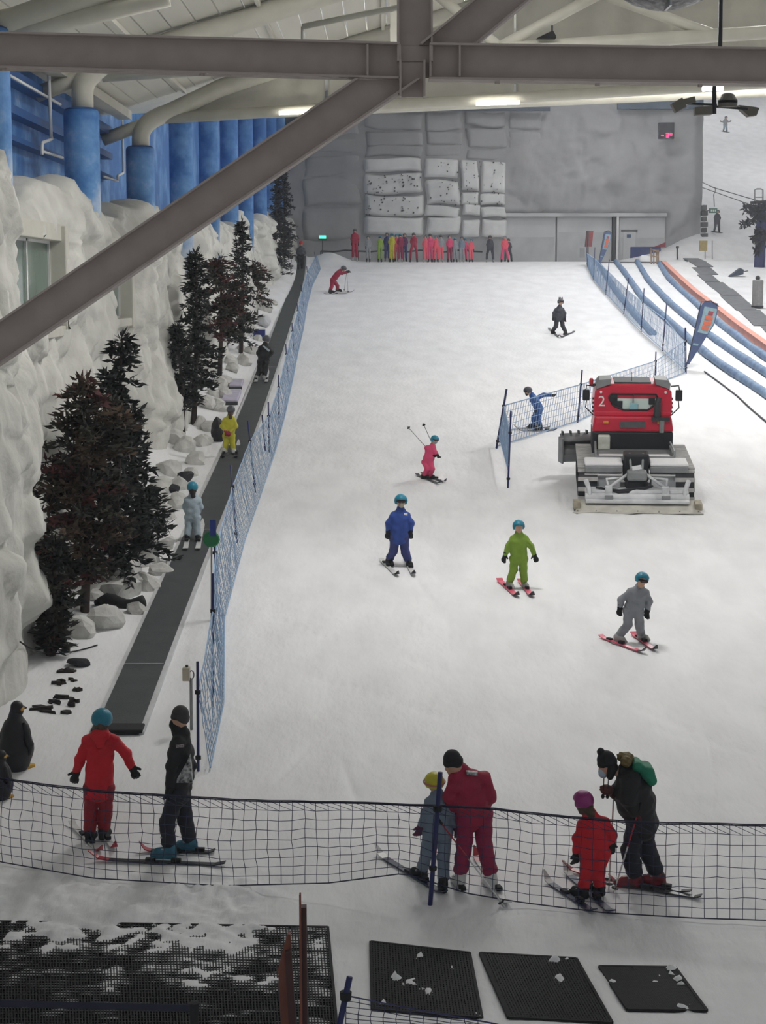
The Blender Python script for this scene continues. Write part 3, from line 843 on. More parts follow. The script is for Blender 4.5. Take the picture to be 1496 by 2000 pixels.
# rubber mats
def lattice(name, q, n1, n2, label, w=.016, lift=.004, group=None, m=M_rubber, back=True):
    q = [np.array(p) for p in q]
    def at(s, t):
        p = (q[0] * (1 - s) + q[1] * s) * (1 - t) + (q[3] * (1 - s) + q[2] * s) * t
        p[2] = float(bz(p[0], p[1])) + lift
        return p
    o = thing(name, label, 'mat', at(.5, .5), group)
    mb = MB()
    for i in range(n1 + 1):
        s = i / n1; mb.bar(at(s, 0), at(s, .5), w, .02); mb.bar(at(s, .5), at(s, 1), w, .02)
    for j in range(n2 + 1):
        t = j / n2; mb.bar(at(0, t), at(.5, t), w, .02); mb.bar(at(.5, t), at(1, t), w, .02)
    mb.build('lattice', m, o, kind='stuff')
    e = MB()
    for (s0, t0, s1, t1) in ((0, 0, 1, 0), (1, 0, 1, 1), (1, 1, 0, 1), (0, 1, 0, 0)): e.bar(at(s0, t0), at(s1, t1), .03, .026)
    e.build('rim', m, o)
    if not back: return
    mb = MB(); v = [at(s, t) + np.array([0, 0, -.012]) for s, t in ((0, 0), (1, 0), (1, 1), (0, 1))]; mb.add(v, [(0, 1, 2, 3)]); mb.build('backing', m, o)
for i, lb in enumerate(('black honeycomb rubber mat closest to the timber posts, lightly dusted', 'middle black rubber mat with a white snow patch on its edge', 'smallest black rubber mat, farthest from the timber posts')):
    lattice('rubber_mat', MAT_Q[i], 34, 30, lb, w=.02, lift=.012, group='black mats on the snow')
lattice('rubber_flooring', BIG_MAT, 120, 44, 'broad black rubber grid flooring half buried under snow', w=.012, lift=.003, back=False)

# ================================================================== artificial trees
def tree(base, H, R, seed, label, kind='fir', lean=(0, 0), dens=1.0, mcol=None, low=.12, group='artificial trees by the rock wall'):
    rr = random.Random(seed); nr = np.random.RandomState(seed)
    o = thing('fir_tree' if kind == 'fir' else 'leafy_tree', label, 'tree', base, group)
    tip = base + np.array([lean[0], lean[1], H])
    MB().tube([base - np.array([0, 0, .1]), base + (tip - base) * .4 + np.array([.05, 0, 0]), tip], [.085, .06, .015], 8).build('trunk', mat('brown_trunk', (62, 48, 42), .8, .2, 8), o, smooth=True)
    PARTS = [([], []) for _ in range(3)]; V, F = PARTS[0]
    def spike(p, d, L, w):
        a = nrm(np.cross(d, (rr.uniform(-1, 1), rr.uniform(-1, 1), rr.uniform(-1, 1)))); b = np.cross(nrm(d), a)
        k = len(V); m = p + d * L * .45
        V.extend([p, m + a * w, m - a * w * .5 + b * w * .5, p + d * L])
        F.extend([(k, k + 1, k + 3), (k, k + 2, k + 1), (k, k + 3, k + 2), (k + 1, k + 2, k + 3)])
    nb = int(64 * dens)
    for i in range(nb):
        if kind == 'fir':
            t = low + (1 - low) * (i / nb); ln = R * ((1 - t) ** .75 + .10) * rr.uniform(.55, 1.15)
        else:
            t = low + (1 - low) * rr.random(); ln = R * math.sqrt(max(.05, 1 - ((t - .55) / .55) ** 2)) * rr.uniform(.4, 1.05)
        if kind != 'fir': V, F = PARTS[rr.choice((0, 0, 0, 0, 0, 1, 1, 2))]
        az = rr.uniform(0, 6.283); p0 = base + (tip - base) * t
        dr = nrm(np.array([math.cos(az), math.sin(az), rr.uniform(-.25, .25)]))
        ns = max(3, int(ln / .10))
        for s in range(ns):
            q = p0 + dr * ln * (s + .6) / ns + np.array([0, 0, -.10 * ((s + 1) / ns) ** 2])
            for k in range(7):
                d = nrm(dr * rr.uniform(-.1, 1.) + nr.normal(0, .62, 3) * np.array([1, 1, .5]) + np.array([0, 0, .1]))
                spike(q + nr.normal(0, .03, 3), d, rr.uniform(.13, .27), rr.uniform(.03, .055))
    for k in range(10): spike(tip - np.array([0, 0, .05 * k]), nrm(nr.normal(0, .4, 3) + np.array([0, 0, .6])), .25, .03)
    for (vv, ff), nm, mm_ in zip(PARTS, ('foliage', 'rusty_leaves', 'red_leaves'), (mcol if kind == 'fir' else M_mix, mcol, M_red)):
        if ff: mesh_obj(nm, np.array(vv), ff, mm_, o, kind='stuff')
    return o, rr
M_fir = mat('dark_fir_needles', (26, 34, 30), .8, .3, 5, rgb2=(14, 18, 18))
M_fir2 = mat('blue_black_fir_needles', (36, 42, 48), .8, .3, 5, rgb2=(20, 24, 30))
M_leaf = mat('rusty_brown_leaves', (84, 64, 46), .8, .3, 3, rgb2=(34, 32, 26))
M_mix = mat('dark_olive_leaves', (54, 52, 40), .8, .3, 3, rgb2=(26, 28, 24))
M_red = mat('dull_red_leaves', (98, 42, 40), .8, .3, 3, rgb2=(44, 32, 32))
def tb(u, v): return G(u, v)
tree(tb(215, 1150), 4.6, 1.05, 1, 'tallest dark fir above the grey child on the moving carpet', lean=(.28, .1), mcol=M_fir, dens=1.25)
tree(tb(268, 1100) + np.array([0, .3, 0]), 3.0, .78, 2, 'bushy dark fir beside the black boulders', lean=(-.15, 0), mcol=M_fir, dens=1.0)
tree(tb(165, 1195), 4.0, .95, 3, 'rusty brown leafy tree with red tufts in front of the tallest fir', 'leaf', lean=(.12, 0), mcol=M_leaf, dens=2.0, low=.16)
tree(tb(98, 1278), 1.9, .42, 4, 'small dark leafy tree at the foot of the rock buttress', 'leaf', lean=(.1, 0), mcol=M_fir, dens=1.2, low=.1)
tree(tb(378, 830), 4.75, .95, 5, 'slender dark fir on a bare trunk by the lilac pads', lean=(.12, 0), mcol=M_fir, dens=1.3, low=.22)
tree(tb(345, 850) + np.array([.1, .5, 0]), 2.9, .8, 6, 'low dark fir leaning towards the rock wall', lean=(-.1, 0), mcol=M_fir, dens=.8, low=.3)
tree(tb(428, 745), 4.0, .75, 7, 'dull red leafy tree between two dark firs', 'leaf', lean=(.1, 0), mcol=M_red, dens=1.3, low=.35)
tree(tb(470, 690), 4.7, .75, 8, 'dark narrow fir above the blue crate', lean=(.1, 0), mcol=M_fir, dens=1.3, low=.1)
tree(tb(500, 615), 2.2, .75, 9, 'brownish leafy bush beside the orange strap', 'leaf', mcol=M_leaf, dens=.9, low=.2)
tree(tb(535, 545), 5.4, 1.0, 10, 'tall blue black fir against the last blue columns', lean=(.15, 0), mcol=M_fir2, dens=1.5, low=.05)
tree(tb(553, 520), 5.6, .9, 11, 'tall blue black fir in front of the grey rock wall', lean=(.1, 0), mcol=M_fir2, dens=1.3, low=.1)

# ================================================================== rocks and scraps
import bmesh
def rock_mesh(c, r, seed, sq=(1, 1, .8), sub=2):
    bm = bmesh.new(); bmesh.ops.create_icosphere(bm, subdivisions=sub, radius=1.0)
    V = np.array([v.co[:] for v in bm.verts]); F = [[v.index for v in f.verts] for f in bm.faces]; bm.free()
    rs = np.random.RandomState(seed)
    for k in range(9):
        n = nrm(rs.normal(0, 1, 3)); d = rs.uniform(.55, .85)
        over = np.maximum(0, V @ n - d); V = V - over[:, None] * n
    V = V * (1 + .12 * fbm(V[:, 0] * 2 + seed, V[:, 1] * 2, V[:, 2] * 2, seed=seed))[:, None]
    return V * r * np.array(sq) + np.asarray(c, float), F
rr = random.Random(77)
M_wr = mat('white_rock', (214, 213, 208), .85, .12, 3, .6, 8, rgb2=(176, 175, 172))
M_br = mat('black_boulder', (42, 42, 48), .7, .2, 3, .5, 8)
WR = [(235, 1165, .40), (285, 1150, .30), (315, 1120, .24), (205, 1225, .34), (250, 1120, .34), (290, 1095, .30), (325, 1070, .24), (318, 1010, .34), (345, 990, .30), (300, 985, .40), (350, 955, .26), (330, 925, .36), (385, 905, .30), (360, 880, .34), (340, 865, .38), (395, 870, .26), (410, 840, .30), (385, 830, .30), (425, 800, .28), (400, 795, .34), (455, 725, .30), (475, 712, .34), (440, 750, .28), (490, 690, .28), (470, 660, .34), (505, 665, .22), (488, 640, .3), (505, 600, .28), (520, 570, .24), (500, 575, .3), (525, 545, .3), (160, 1240, .3), (268, 1195, .2)]
rq = random.Random(5)
for k_ in range(26):
    v_ = rq.uniform(590, 1180); c_ = np.interp(v_, [490, 590, 690, 760, 845, 939, 1019, 1083, 1183, 1283], [597, 556, 522, 490, 455, 405, 372, 345, 298, 253])
    w_ = (v_ - 236) * .1176; WR.append((c_ - w_ * rq.uniform(.42, 1.15), v_, rq.uniform(.16, .36)))
LMK = [(240, 1190, 'beside the thick black pipe'), (290, 1060, 'around the grey black boulder'), (345, 950, 'by the rounded black boulder'), (390, 860, 'below the slender bare trunked fir'), (440, 745, 'next to the lilac pads'), (480, 690, 'under the dark narrow fir'), (500, 650, 'beside the blue crate'), (505, 590, 'by the orange strap'), (170, 1235, 'at the foot of the rusty brown tree'), (420, 805, 'uphill of the yellow suited child')]
for i, (u, v, r) in enumerate(WR):
    p = G(u, v)
    lm = min(LMK, key=lambda q: (q[0] - u) ** 2 + ((q[1] - v) * .8) ** 2); sz = 'large' if r > .335 else ('small' if r < .27 else 'middling')
    V, F = rock_mesh(p + np.array([0, 0, r * .22]), r, 300 + i, (1.05, 1.1, .95))
    tag(mesh_obj('snow_rock', V, F, M_wr, smooth=False, org=p), f'{sz} pale snow covered rock {lm[2]}', 'rock', 'pale rocks beside the moving carpet')
for i, (u, v, r, sq, lb) in enumerate(((364, 940, .22, (1.1, 1, .8), 'rounded black boulder just behind the light grey child'), (334, 962, .2, (1.2, 1, .7), 'black boulder half under the fir branches'), (292, 1058, .22, (1.1, 1, .75), 'grey black boulder on the pale rock heap'), (270, 1088, .17, (1, 1, .8), 'dark boulder below the grey black boulder'), (306, 1085, .1, (1, 1, 1), 'small dark stone at the edge of the moving carpet'), (424, 862, .28, (.8, .8, 1.5), 'tall dark boulder beside the yellow suited child'), (155, 1300, .17, (1.2, 1, .6), 'flat black lump on the snow below the trees'))):
    p = G(u, v); V, F = rock_mesh(p + np.array([0, 0, r * sq[2] * .55]), r, 400 + i, sq)
    tag(mesh_obj('boulder', V, F, M_br, org=p), lb, 'rock', 'dark boulders beside the moving carpet')
a, b = G(186, 1183, .09), G(281, 1188, .1)
lg = MB(); n = 9
lg.tube([a + (b - a) * t + np.array([0, 0, .05 * math.sin(t * 7) - (.05 if t < .2 else 0)]) for t in np.linspace(0, 1, n)], [.05, .09, .1, .105, .1, .1, .1, .105, .11], 10)
tag(lg.build('black_pipe', M_rubber, smooth=True), 'thick black pipe lying across the snow by the moving carpet', 'pipe')
SC = [(132, 1312, 14, 20), (120, 1335, 16, -15), (143, 1330, 9, 10), (150, 1350, 10, -20), (118, 1363, 16, 25), (104, 1375, 14, -30), (150, 1370, 8, 40), (85, 1388, 30, -25), (131, 1392, 13, -15), (141, 1378, 7, 60)]
for i, (u, v, w, a) in enumerate(SC):
    p = G(u, v); s = w / 130.; rq = random.Random(40 + i)
    o = thing('bark_scrap', 'dark bark scrap lying on the snow below the small leafy tree', 'debris', p, 'dark scraps on the snow')
    for c_ in range(4):
        an = math.radians(a + rq.uniform(-50, 50)); L = s * rq.uniform(.6, 1.3); d = np.array([math.cos(an), math.sin(an), 0]); n_ = np.array([-d[1], d[0], 0])
        q = p + d * rq.uniform(-.5, .5) * s + n_ * rq.uniform(-.08, .08); w_ = rq.uniform(.02, .05); h_ = rq.uniform(.03, .08)
        pts = [q - d * L, q - d * L * .3 + n_ * w_, q + d * L * rq.uniform(.6, 1), q + d * L * .2 - n_ * w_ * 1.3]
        MB().hexa([np.append(k_[:2], k_[2] - .02) for k_ in pts] + [k_ * .92 + q * .08 + np.array([0, 0, h_ * rq.uniform(.4, 1)]) for k_ in pts]).build('chip', mat('dark_bark', (48, 40, 36), .85, .3, 6), o)
cb = [PX(-40, 1190, -5.45), PX(20, 1240, -5.4), PX(60, 1268, -5.35), G(97, 1281, .02), G(150, 1276, .02), G(190, 1262, .02)]
tag(MB().tube(smooth_path(lerp_path(cb, 24), 2), .012, 6).build('cable', M_rubber, smooth=True), 'thin dark cable drooping along the rock buttress', 'cable')
# pads, crate, cover
def slab(u0, u1, v0, v1, h, m, parent, name, th=None):
    a = [G(u0, v1), G(u1, v1), G(u1 + (v1 - v0) * .35, v0), G(u0 + (v1 - v0) * .35, v0)]
    mb = MB(); mb.hexa([p + np.array([0, 0, .0]) for p in a] + [p + np.array([0, 0, h]) for p in a]); return mb.build(name, m, parent, bevel=.03)
M_lil = mat('lilac_pad', (190, 184, 204), .7, .1, 4)
for i, (u0, u1, v0, v1) in enumerate(((432, 464, 768, 790), (447, 472, 748, 760))):
    o = thing('foam_pad', ['lilac foam pad with a dark edge above the yellow suited child', 'smaller lilac foam pad uphill of the other pad'][i], 'pad', G((u0 + u1) / 2, v1))
    slab(u0, u1, v0, v1, .14, M_lil, o, 'cushion'); a, b = G(u0, v1 + 1), G(u1, v1 + 1)
    MB().bar(a + np.array([0, 0, .05]), b + np.array([0, 0, .05]), .05, .1).build('dark_edge', M_dgrey, o)
o = thing('crate', 'blue crate with a white lid beside the dark fir', 'crate', G(506, 662))
p = G(506, 662); MB().bx(p[0] - .22, p[0] + .22, p[1], p[1] + .4, p[2], p[2] + .36).build('body', mat('royal_blue_plastic', (34, 48, 128), .5), o, bevel=.02)
MB().bx(p[0] - .24, p[0] + .24, p[1] - .02, p[1] + .42, p[2] + .36, p[2] + .4).build('lid', M_white, o, bevel=.01)
p = G(515, 640); o = mesh_obj('snow_cover', *rock_mesh(p + np.array([0, .3, .25]), .36, 600, (.8, 1.1, .8)), mat('grey_white_cover', (205, 206, 210), .7, .08, 4), org=p)
tag(o, 'grey white covered hump behind the blue crate', 'cover')
tag(MB().tube([G(498, 598, .1), PY(503, 562, G(498, 598)[1]), PY(512, 590, G(498, 598)[1]), G(513, 600, .02)], .03, 6).build('orange_strap', mat('orange_strap', (214, 106, 84), .7)), 'orange strap bent over the snow by the firs', 'strap')

# ================================================================== control post, disc, green lamp
o = thing('control_box', 'beige control box on a thin post at the foot of the moving carpet', 'control box', G(374, 1425))
p = G(374, 1425); y = p[1]
q = PY(373, 1325, y); MB().tube([p, q], .022, 8).build('post', M_grey, o, smooth=True)
a, b = PY(357, 1329, y), PY(371, 1303, y); MB().bx(a[0], b[0], y - .06, y + .06, a[2], b[2]).build('case', mat('beige_case', (196, 186, 166), .5), o, bevel=.01)
MB().lathe(PY(365, 1303, y), [(.02, 0), (.02, .03)], 8).build('button', M_dgrey, o)
MB().tube([PY(374, 1318, y) + np.array([.035 * math.cos(t), 0, .06 * math.sin(t)]) for t in np.linspace(0, 6.28, 12)], .008, 5).build('cable_loop', M_dgrey, o)
o = thing('signal_post', 'green round signal on a thin post beside the light grey child', 'signal', G(413, 1215)); y = G(413, 1215)[1]
MB().tube([G(413, 1215), PY(413, 1060, y)], .014, 8).build('post', M_grey, o); MB().lathe(PY(413, 1053, y), [(.12, -.025), (.14, 0), (.12, .025)], 20, axis=(0, -1, .15)).build('disc', mat('green_disc', (24, 120, 70), .5), o)
MB().bx(*(lambda c: (c[0] - .03, c[0] + .07, c[1] - .02, c[1] + .02, c[2] - .02, c[2] + .26))(PY(414, 1045, y))).build('flag_strip', M_net, o)
o = thing('green_lamp', 'small green lit lamp on a stand at the top of the moving carpet', 'lamp', G(630, 512)); y = 110.0; g0 = onz(PY(630, 500, y))
MB().tube([g0, PY(630, 466, y)], .03, 6).build('stand', M_dgrey, o); c = PY(630, 463, y); MB().bx(c[0] - .2, c[0] + .2, c[1] - .06, c[1] + .06, c[2] - .09, c[2] + .09).build('lens', mat('green_light', (70, 235, 170), .4, 0, 4, emit=2.5), o)
MB().bx(c[0] - .25, c[0] + .25, c[1] - .05, c[1] + .05, c[2] - .2, c[2] - .1).build('bracket', M_dgrey, o)
# low rope barrier behind the waiting line
o = thing('rope_barrier', 'low dark rope barrier behind the waiting children', 'barrier', np.array([0, 117., 8.38]))
rp = [onz((x, 116.5, 0), .75) for x in np.arange(-4, 7.2, .8)]
MB().tube([p + np.array([0, 0, -.06 * math.sin(i * 2.1)]) for i, p in enumerate(rp)], .06, 6).build('rope', M_dgrey, o)
for p in rp[::3]: MB().tube([onz(p), p], .04, 6).build('stake', M_dgrey, o)

# ================================================================== pipes on the mural wall
o = thing('wall_pipe', 'pale pipe stepping down the blue wall beside the first columns', 'pipe', PX(98, 300, -6.95)); 
MB().tube(lerp_path([PX(95, 135, -6.95), PX(100, 265, -6.95), PX(101, 272, -6.95), PX(82, 279, -6.95), PX(82, 302, -6.95)], 30), .035, 8).build('pipe', M_white, o, smooth=True)
MB().tube([PX(20, 148, -7.0), PX(118, 204, -7.0)], .03, 8).build('conduit', M_white, o, smooth=True)
MB().tube([PX(84, 296, -6.95), PX(122, 308, -6.95)], .03, 8).build('branch', M_white, o, smooth=True)
o = thing('wall_pipe', 'pale pipe stepping down the blue wall between the second and third columns', 'pipe', PX(238, 345, -6.95))
MB().tube(lerp_path([PX(238, 215, -6.95), PX(241, 338, -6.95), PX(230, 343, -6.95), PX(230, 352, -6.95)], 24), .035, 8).build('pipe', M_white, o, smooth=True)
MB().tube([PX(203, 345, -6.95), PX(230, 354, -6.95)], .03, 8).build('branch', M_white, o, smooth=True)

# ================================================================== things hung from the roof
ZL = 24.0
def rb(c, w, d, h, mb=None, tilt=0, yaw=0):
    mb = mb or MB(); c = np.asarray(c); ct, s_ = math.cos(tilt), math.sin(tilt)
    return mb.obox(c, np.array([ct, 0, s_]) * w / 2, np.array([0, 1, 0]) * d / 2, np.array([-s_, 0, ct]) * h / 2)
M_lampbody = mat('grey_lamp_body', (120, 116, 108), .5, .1, 5)
sp = thing('spotlight_cluster', 'cluster of grey spotlights hung on a drop rod above the rock wall', 'spotlights', P(1396, 220, ZL))
MB().tube([P(1409, -40, ZL), P(1406, 105, ZL), P(1395, 172, ZL), P(1395, 222, ZL)], .03, 8).build('drop_rod', M_dgrey, sp, smooth=True)
MB().bar(P(1335, 202, ZL), P(1400, 205, ZL), .03, .03).build('arm', M_dgrey, sp); MB().bar(P(1395, 208, ZL), P(1460, 213, ZL), .03, .03).build('arm', M_dgrey, sp)
for (u, v, w, h, ti) in ((1325, 206, 24, 20, .5), (1344, 198, 26, 12, .25), (1373, 217, 34, 16, .05)):
    rb(P(u, v, ZL), w * ZL / FPX, .16, h * ZL / FPX, tilt=ti).build('floodlight', M_lampbody, sp, bevel=.01)
MB().lathe(P(1421, 210, ZL), [(.13, 0), (.13, .1), (.125, .1), (.085, .17), (.04, .19)], 16).build('dome_lamp', M_lampbody, sp)
MB().lathe(P(1421, 209.5, ZL), [(.128, -.0), (.132, .085)], 16).build('dome_ring', M_rubber, sp)
MB().prism([P(1443, 205, ZL), P(1476, 209, ZL), P(1483, 211, ZL), P(1478, 225, ZL), P(1463, 227, ZL), P(1448, 214, ZL)], (0, .18, 0)).build('floodlight', M_lampbody, sp)
ds = thing('hanging_dish', 'dark speckled bowl hanging from the roof above the steel beam', 'pendant', P(1297, 22, ZL))
c = P(1297, 22, ZL); MB().lathe(c, [(.02, 0), (.2, .03), (.42, .1), (.55, .17), (.57, .28), (.3, .42), (.05, .45)], 28).build('bowl', mat('dark_speckled_bowl', (58, 57, 64), .4, .3, 12, rgb2=(150, 150, 150)), ds, smooth=True)
MB().bx(c[0] - .015, c[0] + .015, c[1] - .58, c[1] - .1, c[2] - .01, c[2] + .2).build('seam_strip', M_chrome, ds)
MB().tube([c + np.array([0, 0, .45]), c + np.array([0, 0, 4.])], .02, 6).build('cable', M_dgrey, ds)
for k in range(9):
    a = -1.57 + (k - 4) * .28; p = c + np.array([.5 * math.cos(a), .5 * math.sin(a), .14])
    MB().lathe(p, [(.03, -.03), (.03, .03)], 8, axis=(math.cos(a), math.sin(a), -.6)).build('stud', M_chrome, ds)
sb = thing('loudspeaker', 'small black wedge loudspeaker on the truss diagonal', 'loudspeaker', P(1070, 74, 37.2))
y = P(1070, 70, 37.2)[1]; MB().prism([PY(1049, 74, y), PY(1080, 59, y), PY(1086, 70, y), PY(1086, 74, y)], (0, .25, 0)).build('cabinet', M_rubber, sb)
MB().bar(PY(1078, 60, y), PY(1078, 50, y), .04, .04).build('bracket', M_dgrey, sb)

# ================================================================== tubing lanes
M_tubeb = mat('blue_lane_padding', (128, 154, 184), .6, .15, 2, rgb2=(84, 110, 148))
M_orange = mat('orange_lane_padding', (238, 166, 148), .6, .1, 2)
LANES = [[(1167, 515), (1186, 545), (1210, 580), (1243, 620), (1275, 655)], [(1203, 513), (1226, 543), (1256, 587), (1306, 630), (1339, 660), (1396, 710), (1495, 773), (1600, 850)], [(1244, 513), (1266, 550), (1306, 593), (1366, 643), (1426, 687), (1495, 733), (1600, 800)], [(1288, 517), (1306, 547), (1343, 580), (1383, 617), (1429, 653), (1495, 702), (1600, 775)]]
LL = ['blue padded lane divider showing through the piste net', 'blue padded lane divider running behind the feather banner', 'blue padded lane divider in the middle of the tubing lanes', 'blue padded lane divider alongside the orange pad']
for i, L in enumerate(LANES):
    pth = smooth_path(lerp_path([G(*q) for q in L], 50), 3)
    pth = np.array([onz(p, .09 + .02 * float(vn(k * .35, i, seed=8))) for k, p in enumerate(pth)])
    tag(MB().tube(pth, [.15 + .010 * math.sin(k * 1.3) for k in range(50)], 10).build('lane_divider', M_tubeb, smooth=True, org=pth[0]), LL[i], 'lane divider', 'tubing lane dividers')
pth = np.array([onz(p, .16) for p in smooth_path(lerp_path([G(*q) for q in [(1296, 519), (1330, 552), (1363, 582), (1400, 610), (1440, 643), (1495, 683), (1600, 760)]], 50), 3)])
tag(strip(pth, -.1, .16, .02, .30).build('lane_pad', M_orange), 'long orange pad along the outer tubing lane', 'lane divider')
tag(MB().tube([onz(G(u, v), .02) for u, v in ((1376, 727), (1410, 752), (1440, 775), (1470, 803), (1495, 824), (1560, 880))], .03, 6).build('hose', M_dgrey), 'dark hose edging the snow below the tubing lanes', 'hose')
tag(MB().tube([onz(G(u, 514), .03) for u in (1165, 1200, 1250, 1292)], .06, 6).build('start_rail', M_dgrey), 'dark rail across the start of the tubing lanes', 'rail')
# grey carpet tiles
MT = [(1340, 505, 1372, 512), (1352, 512, 1385, 522), (1357, 523, 1395, 537), (1368, 538, 1398, 552), (1383, 552, 1420, 565), (1400, 565, 1438, 578), (1412, 578, 1455, 593), (1428, 592, 1470, 607), (1447, 606, 1492, 622), (1462, 620, 1510, 637), (1490, 636, 1540, 655)]
wk = thing('carpet_path', 'path of overlapping dark grey mats beside the tubing lanes', 'path', G(1400, 560))
for i, (a, b, c, d) in enumerate(MT):
    q = [G(a + 10, d), G(c + 8, d), G(c - 8, b), G(a - 6, b)]
    h = .03 + .02 * (i % 2)
    MB().hexa([p + np.array([0, 0, -.02]) for p in q] + [p + np.array([0, 0, h]) for p in q]).build('mat_tile', mat('grey_carpet', (116, 118, 122), .85, .15, 3), wk)
# feather banners
def banner(base, tip, w, label, cols, txt):
    b0 = G(*base); y = b0[1]
    o = thing('feather_banner', label, 'banner', b0, 'feather banners')
    a = PY(*base, y); t = PY(*tip, y); up = nrm(t - a); H = np.linalg.norm(t - a); sd = nrm(np.cross((0, -1, 0), up)); sd = -sd if sd[0] < 0 else sd
    MB().tube([a, a + up * H * .5, a + up * H * .96 - sd * 0, a + up * H + sd * w * .5, a + up * H * .95 + sd * w], .018, 6).build('pole', M_dgrey, o)
    def wid(s): return w * min(1, .12 + 1.3 * s) * (1 if s < .88 else math.sqrt(max(.02, 1 - ((s - .88) / .13) ** 2)) * .5 + .5)
    def off(s): return 0 if s < .88 else w * (.5 - .5 * math.sqrt(max(.02, 1 - ((s - .88) / .13) ** 2)))
    def band(s0, s1, l0, l1, m, nm, d=0):
        ss = np.linspace(s0, s1, 10)
        poly = [a + up * H * (.08 + .92 * s) + sd * (off(s) + wid(s) * l0) + np.array([0, -d, 0]) for s in ss] + [a + up * H * (.08 + .92 * s) + sd * (off(s) + (wid(s) - off(s) * .5) * l1) + np.array([0, -d, 0]) for s in ss[::-1]]
        MB().prism(poly, (0, .012, 0)).build(nm, m, o)
    band(0, .985, 0, 1, cols[0], 'sail')
    band(.5, .90, .22, .94, cols[1], 'pale_panel', .014)
    for k, s in enumerate((.55, .63, .71)): band(s, s + .065, .38, .82, cols[2], 'letter', .028)
    band(.79, .85, .5, .78, cols[3], 'emblem', .028)
    band(.3, .33, .15, .7, cols[1], 'stripe', .014)
C_b = [mat('banner_slate_blue', (84, 100, 140), .7), mat('banner_pale_blue', (150, 180, 192), .7), mat('banner_orange', (226, 120, 92), .7), mat('banner_crimson', (176, 84, 96), .7)]
banner((1339, 722), (1371, 584), .62, 'slate blue feather banner with orange letters by the tubing lanes', C_b, 'x')
banner((1166, 530), (1181, 449), .42, 'small slate feather banner by the start of the tubing lanes', C_b, 'x')
o = thing('notice_board', 'dark red notice board on a post by the top of the net fence', 'sign', G(1148, 520)); y = G(1148, 520)[1]
a, b = PY(1143, 482, y), PY(1158, 451, y)
MB().prism([PY(1142, 482, y), PY(1156, 482, y), PY(1159, 451, y), PY(1145, 451, y)], (0, .06, 0)).build('panel', mat('dull_red_panel', (150, 78, 80), .6), o)
MB().prism([PY(1142, 482, y - .02), PY(1144, 482, y - .02), PY(1147, 451, y - .02), PY(1145, 451, y - .02)], (0, .06, 0)).build('panel_edge', M_dgrey, o)
MB().bx(PY(1139, 0, y)[0], PY(1149, 0, y)[0], y - .02, y + .05, PY(0, 503, y)[2], PY(0, 484, y)[2]).build('lower_panel', M_grey, o)
MB().tube([G(1148, 522), PY(1149, 451, y)], .04, 6).build('post', M_dgrey, o)
# blue barrier boards and wooden rack at the doors
o = thing('barrier_board', 'blue padded barrier with a red sloping top by the doors', 'barrier', BW(1270, 505, -2))
y = YB - 2.0; MB().bx(PY(1240, 0, y)[0], PY(1300, 0, y)[0], y, y + .2, float(bz(17, y)) - .2, PY(0, 482, y)[2]).build('blue_board', mat('barrier_blue', (52, 66, 122), .6), o, bevel=.03)
MB().prism([PY(1276, 483, y - .05), PY(1300, 483, y - .05), PY(1300, 473, y - .05)], (0, .2, 0)).build('red_board', mat('barrier_red', (150, 62, 76), .6), o)
MB().prism([PY(1230, 512, y - .05), PY(1241, 512, y - .05), PY(1240, 500, y - .05)], (0, .2, 0)).build('red_foot', mat('barrier_red', (150, 62, 76), .6), o)
o = thing('wooden_rack', 'small pale wooden rack in front of the blue barrier', 'rack', G(1279, 516)); y = G(1279, 516)[1]; M_pw = mat('pale_wood', (164, 136, 112), .7, .2, 6)
for u in (1272, 1277, 1283, 1286): MB().bar(onz(PY(u, 516, y)), PY(u - .5, 488, y), .07, .07).build('leg', M_pw, o)
MB().bar(PY(1270, 486, y), PY(1287, 492, y), .2, .08).build('top_rail', M_pw, o); MB().bar(PY(1271, 499, y), PY(1287, 503, y), .1, .06).build('lower_rail', M_pw, o)
o = thing('snow_heap', 'small heap of snow beside the wooden rack', 'snow heap', G(1259, 512)); V, F = rock_mesh(G(1259, 512, .1), .5, 640, (1.2, .8, .8)); mesh_obj('heap', V, F, M_snow, o, smooth=True)

# ================================================================== far right: drag lift and hill
def HG(u, v): return G(u, v)
o = thing('yellow_sign', 'yellow sign board on two legs at the foot of the drag lift', 'sign', G(1385, 506)); y = G(1385, 506)[1]
MB().bx(PY(1376, 0, y)[0], PY(1392, 0, y)[0], y - .03, y + .03, PY(0, 490, y)[2], PY(0, 470, y)[2]).build('board', mat('ochre_board', (186, 166, 112), .6), o)
for u in (1377, 1391): MB().tube([onz(PY(u, 506, y)), PY(u, 470, y)], .03, 6).build('leg', M_grey, o)
o = thing('exit_sign', 'small green exit sign beside the dark stacked blocks', 'sign', BW(1387, 412, -.8))
a, b = BW(1380, 417), BW(1396, 408); MB().bx(a[0], b[0], YB - .9, YB - .8, a[2], b[2]).build('panel', mat('exit_green', (70, 118, 98), .5), o)
for k in range(3): MB().bx(a[0] + .12 + k * .13, a[0] + .2 + k * .13, YB - .92, YB - .9, a[2] + .08, b[2] - .08).build('pictogram', M_white, o)
MB().bar((a[0] - .5, YB - .85, (a[2] + b[2]) / 2), (a[0], YB - .85, (a[2] + b[2]) / 2), .05, .05).build('bracket', M_dgrey, o)
YT = 126.0
o = thing('drag_lift_cable', 'thin drag lift cables with a hanging hook above the hill', 'cable', PY(1392, 365, YT))
MB().tube([PY(1340, 340, YT + 14), PY(1392, 366, YT), PY(1500, 398, YT - 14)], .03, 5).build('haul_cable', M_dgrey, o); MB().tube([PY(1340, 355, YT + 14), PY(1500, 412, YT - 14)], .03, 5).build('return_cable', M_dgrey, o)
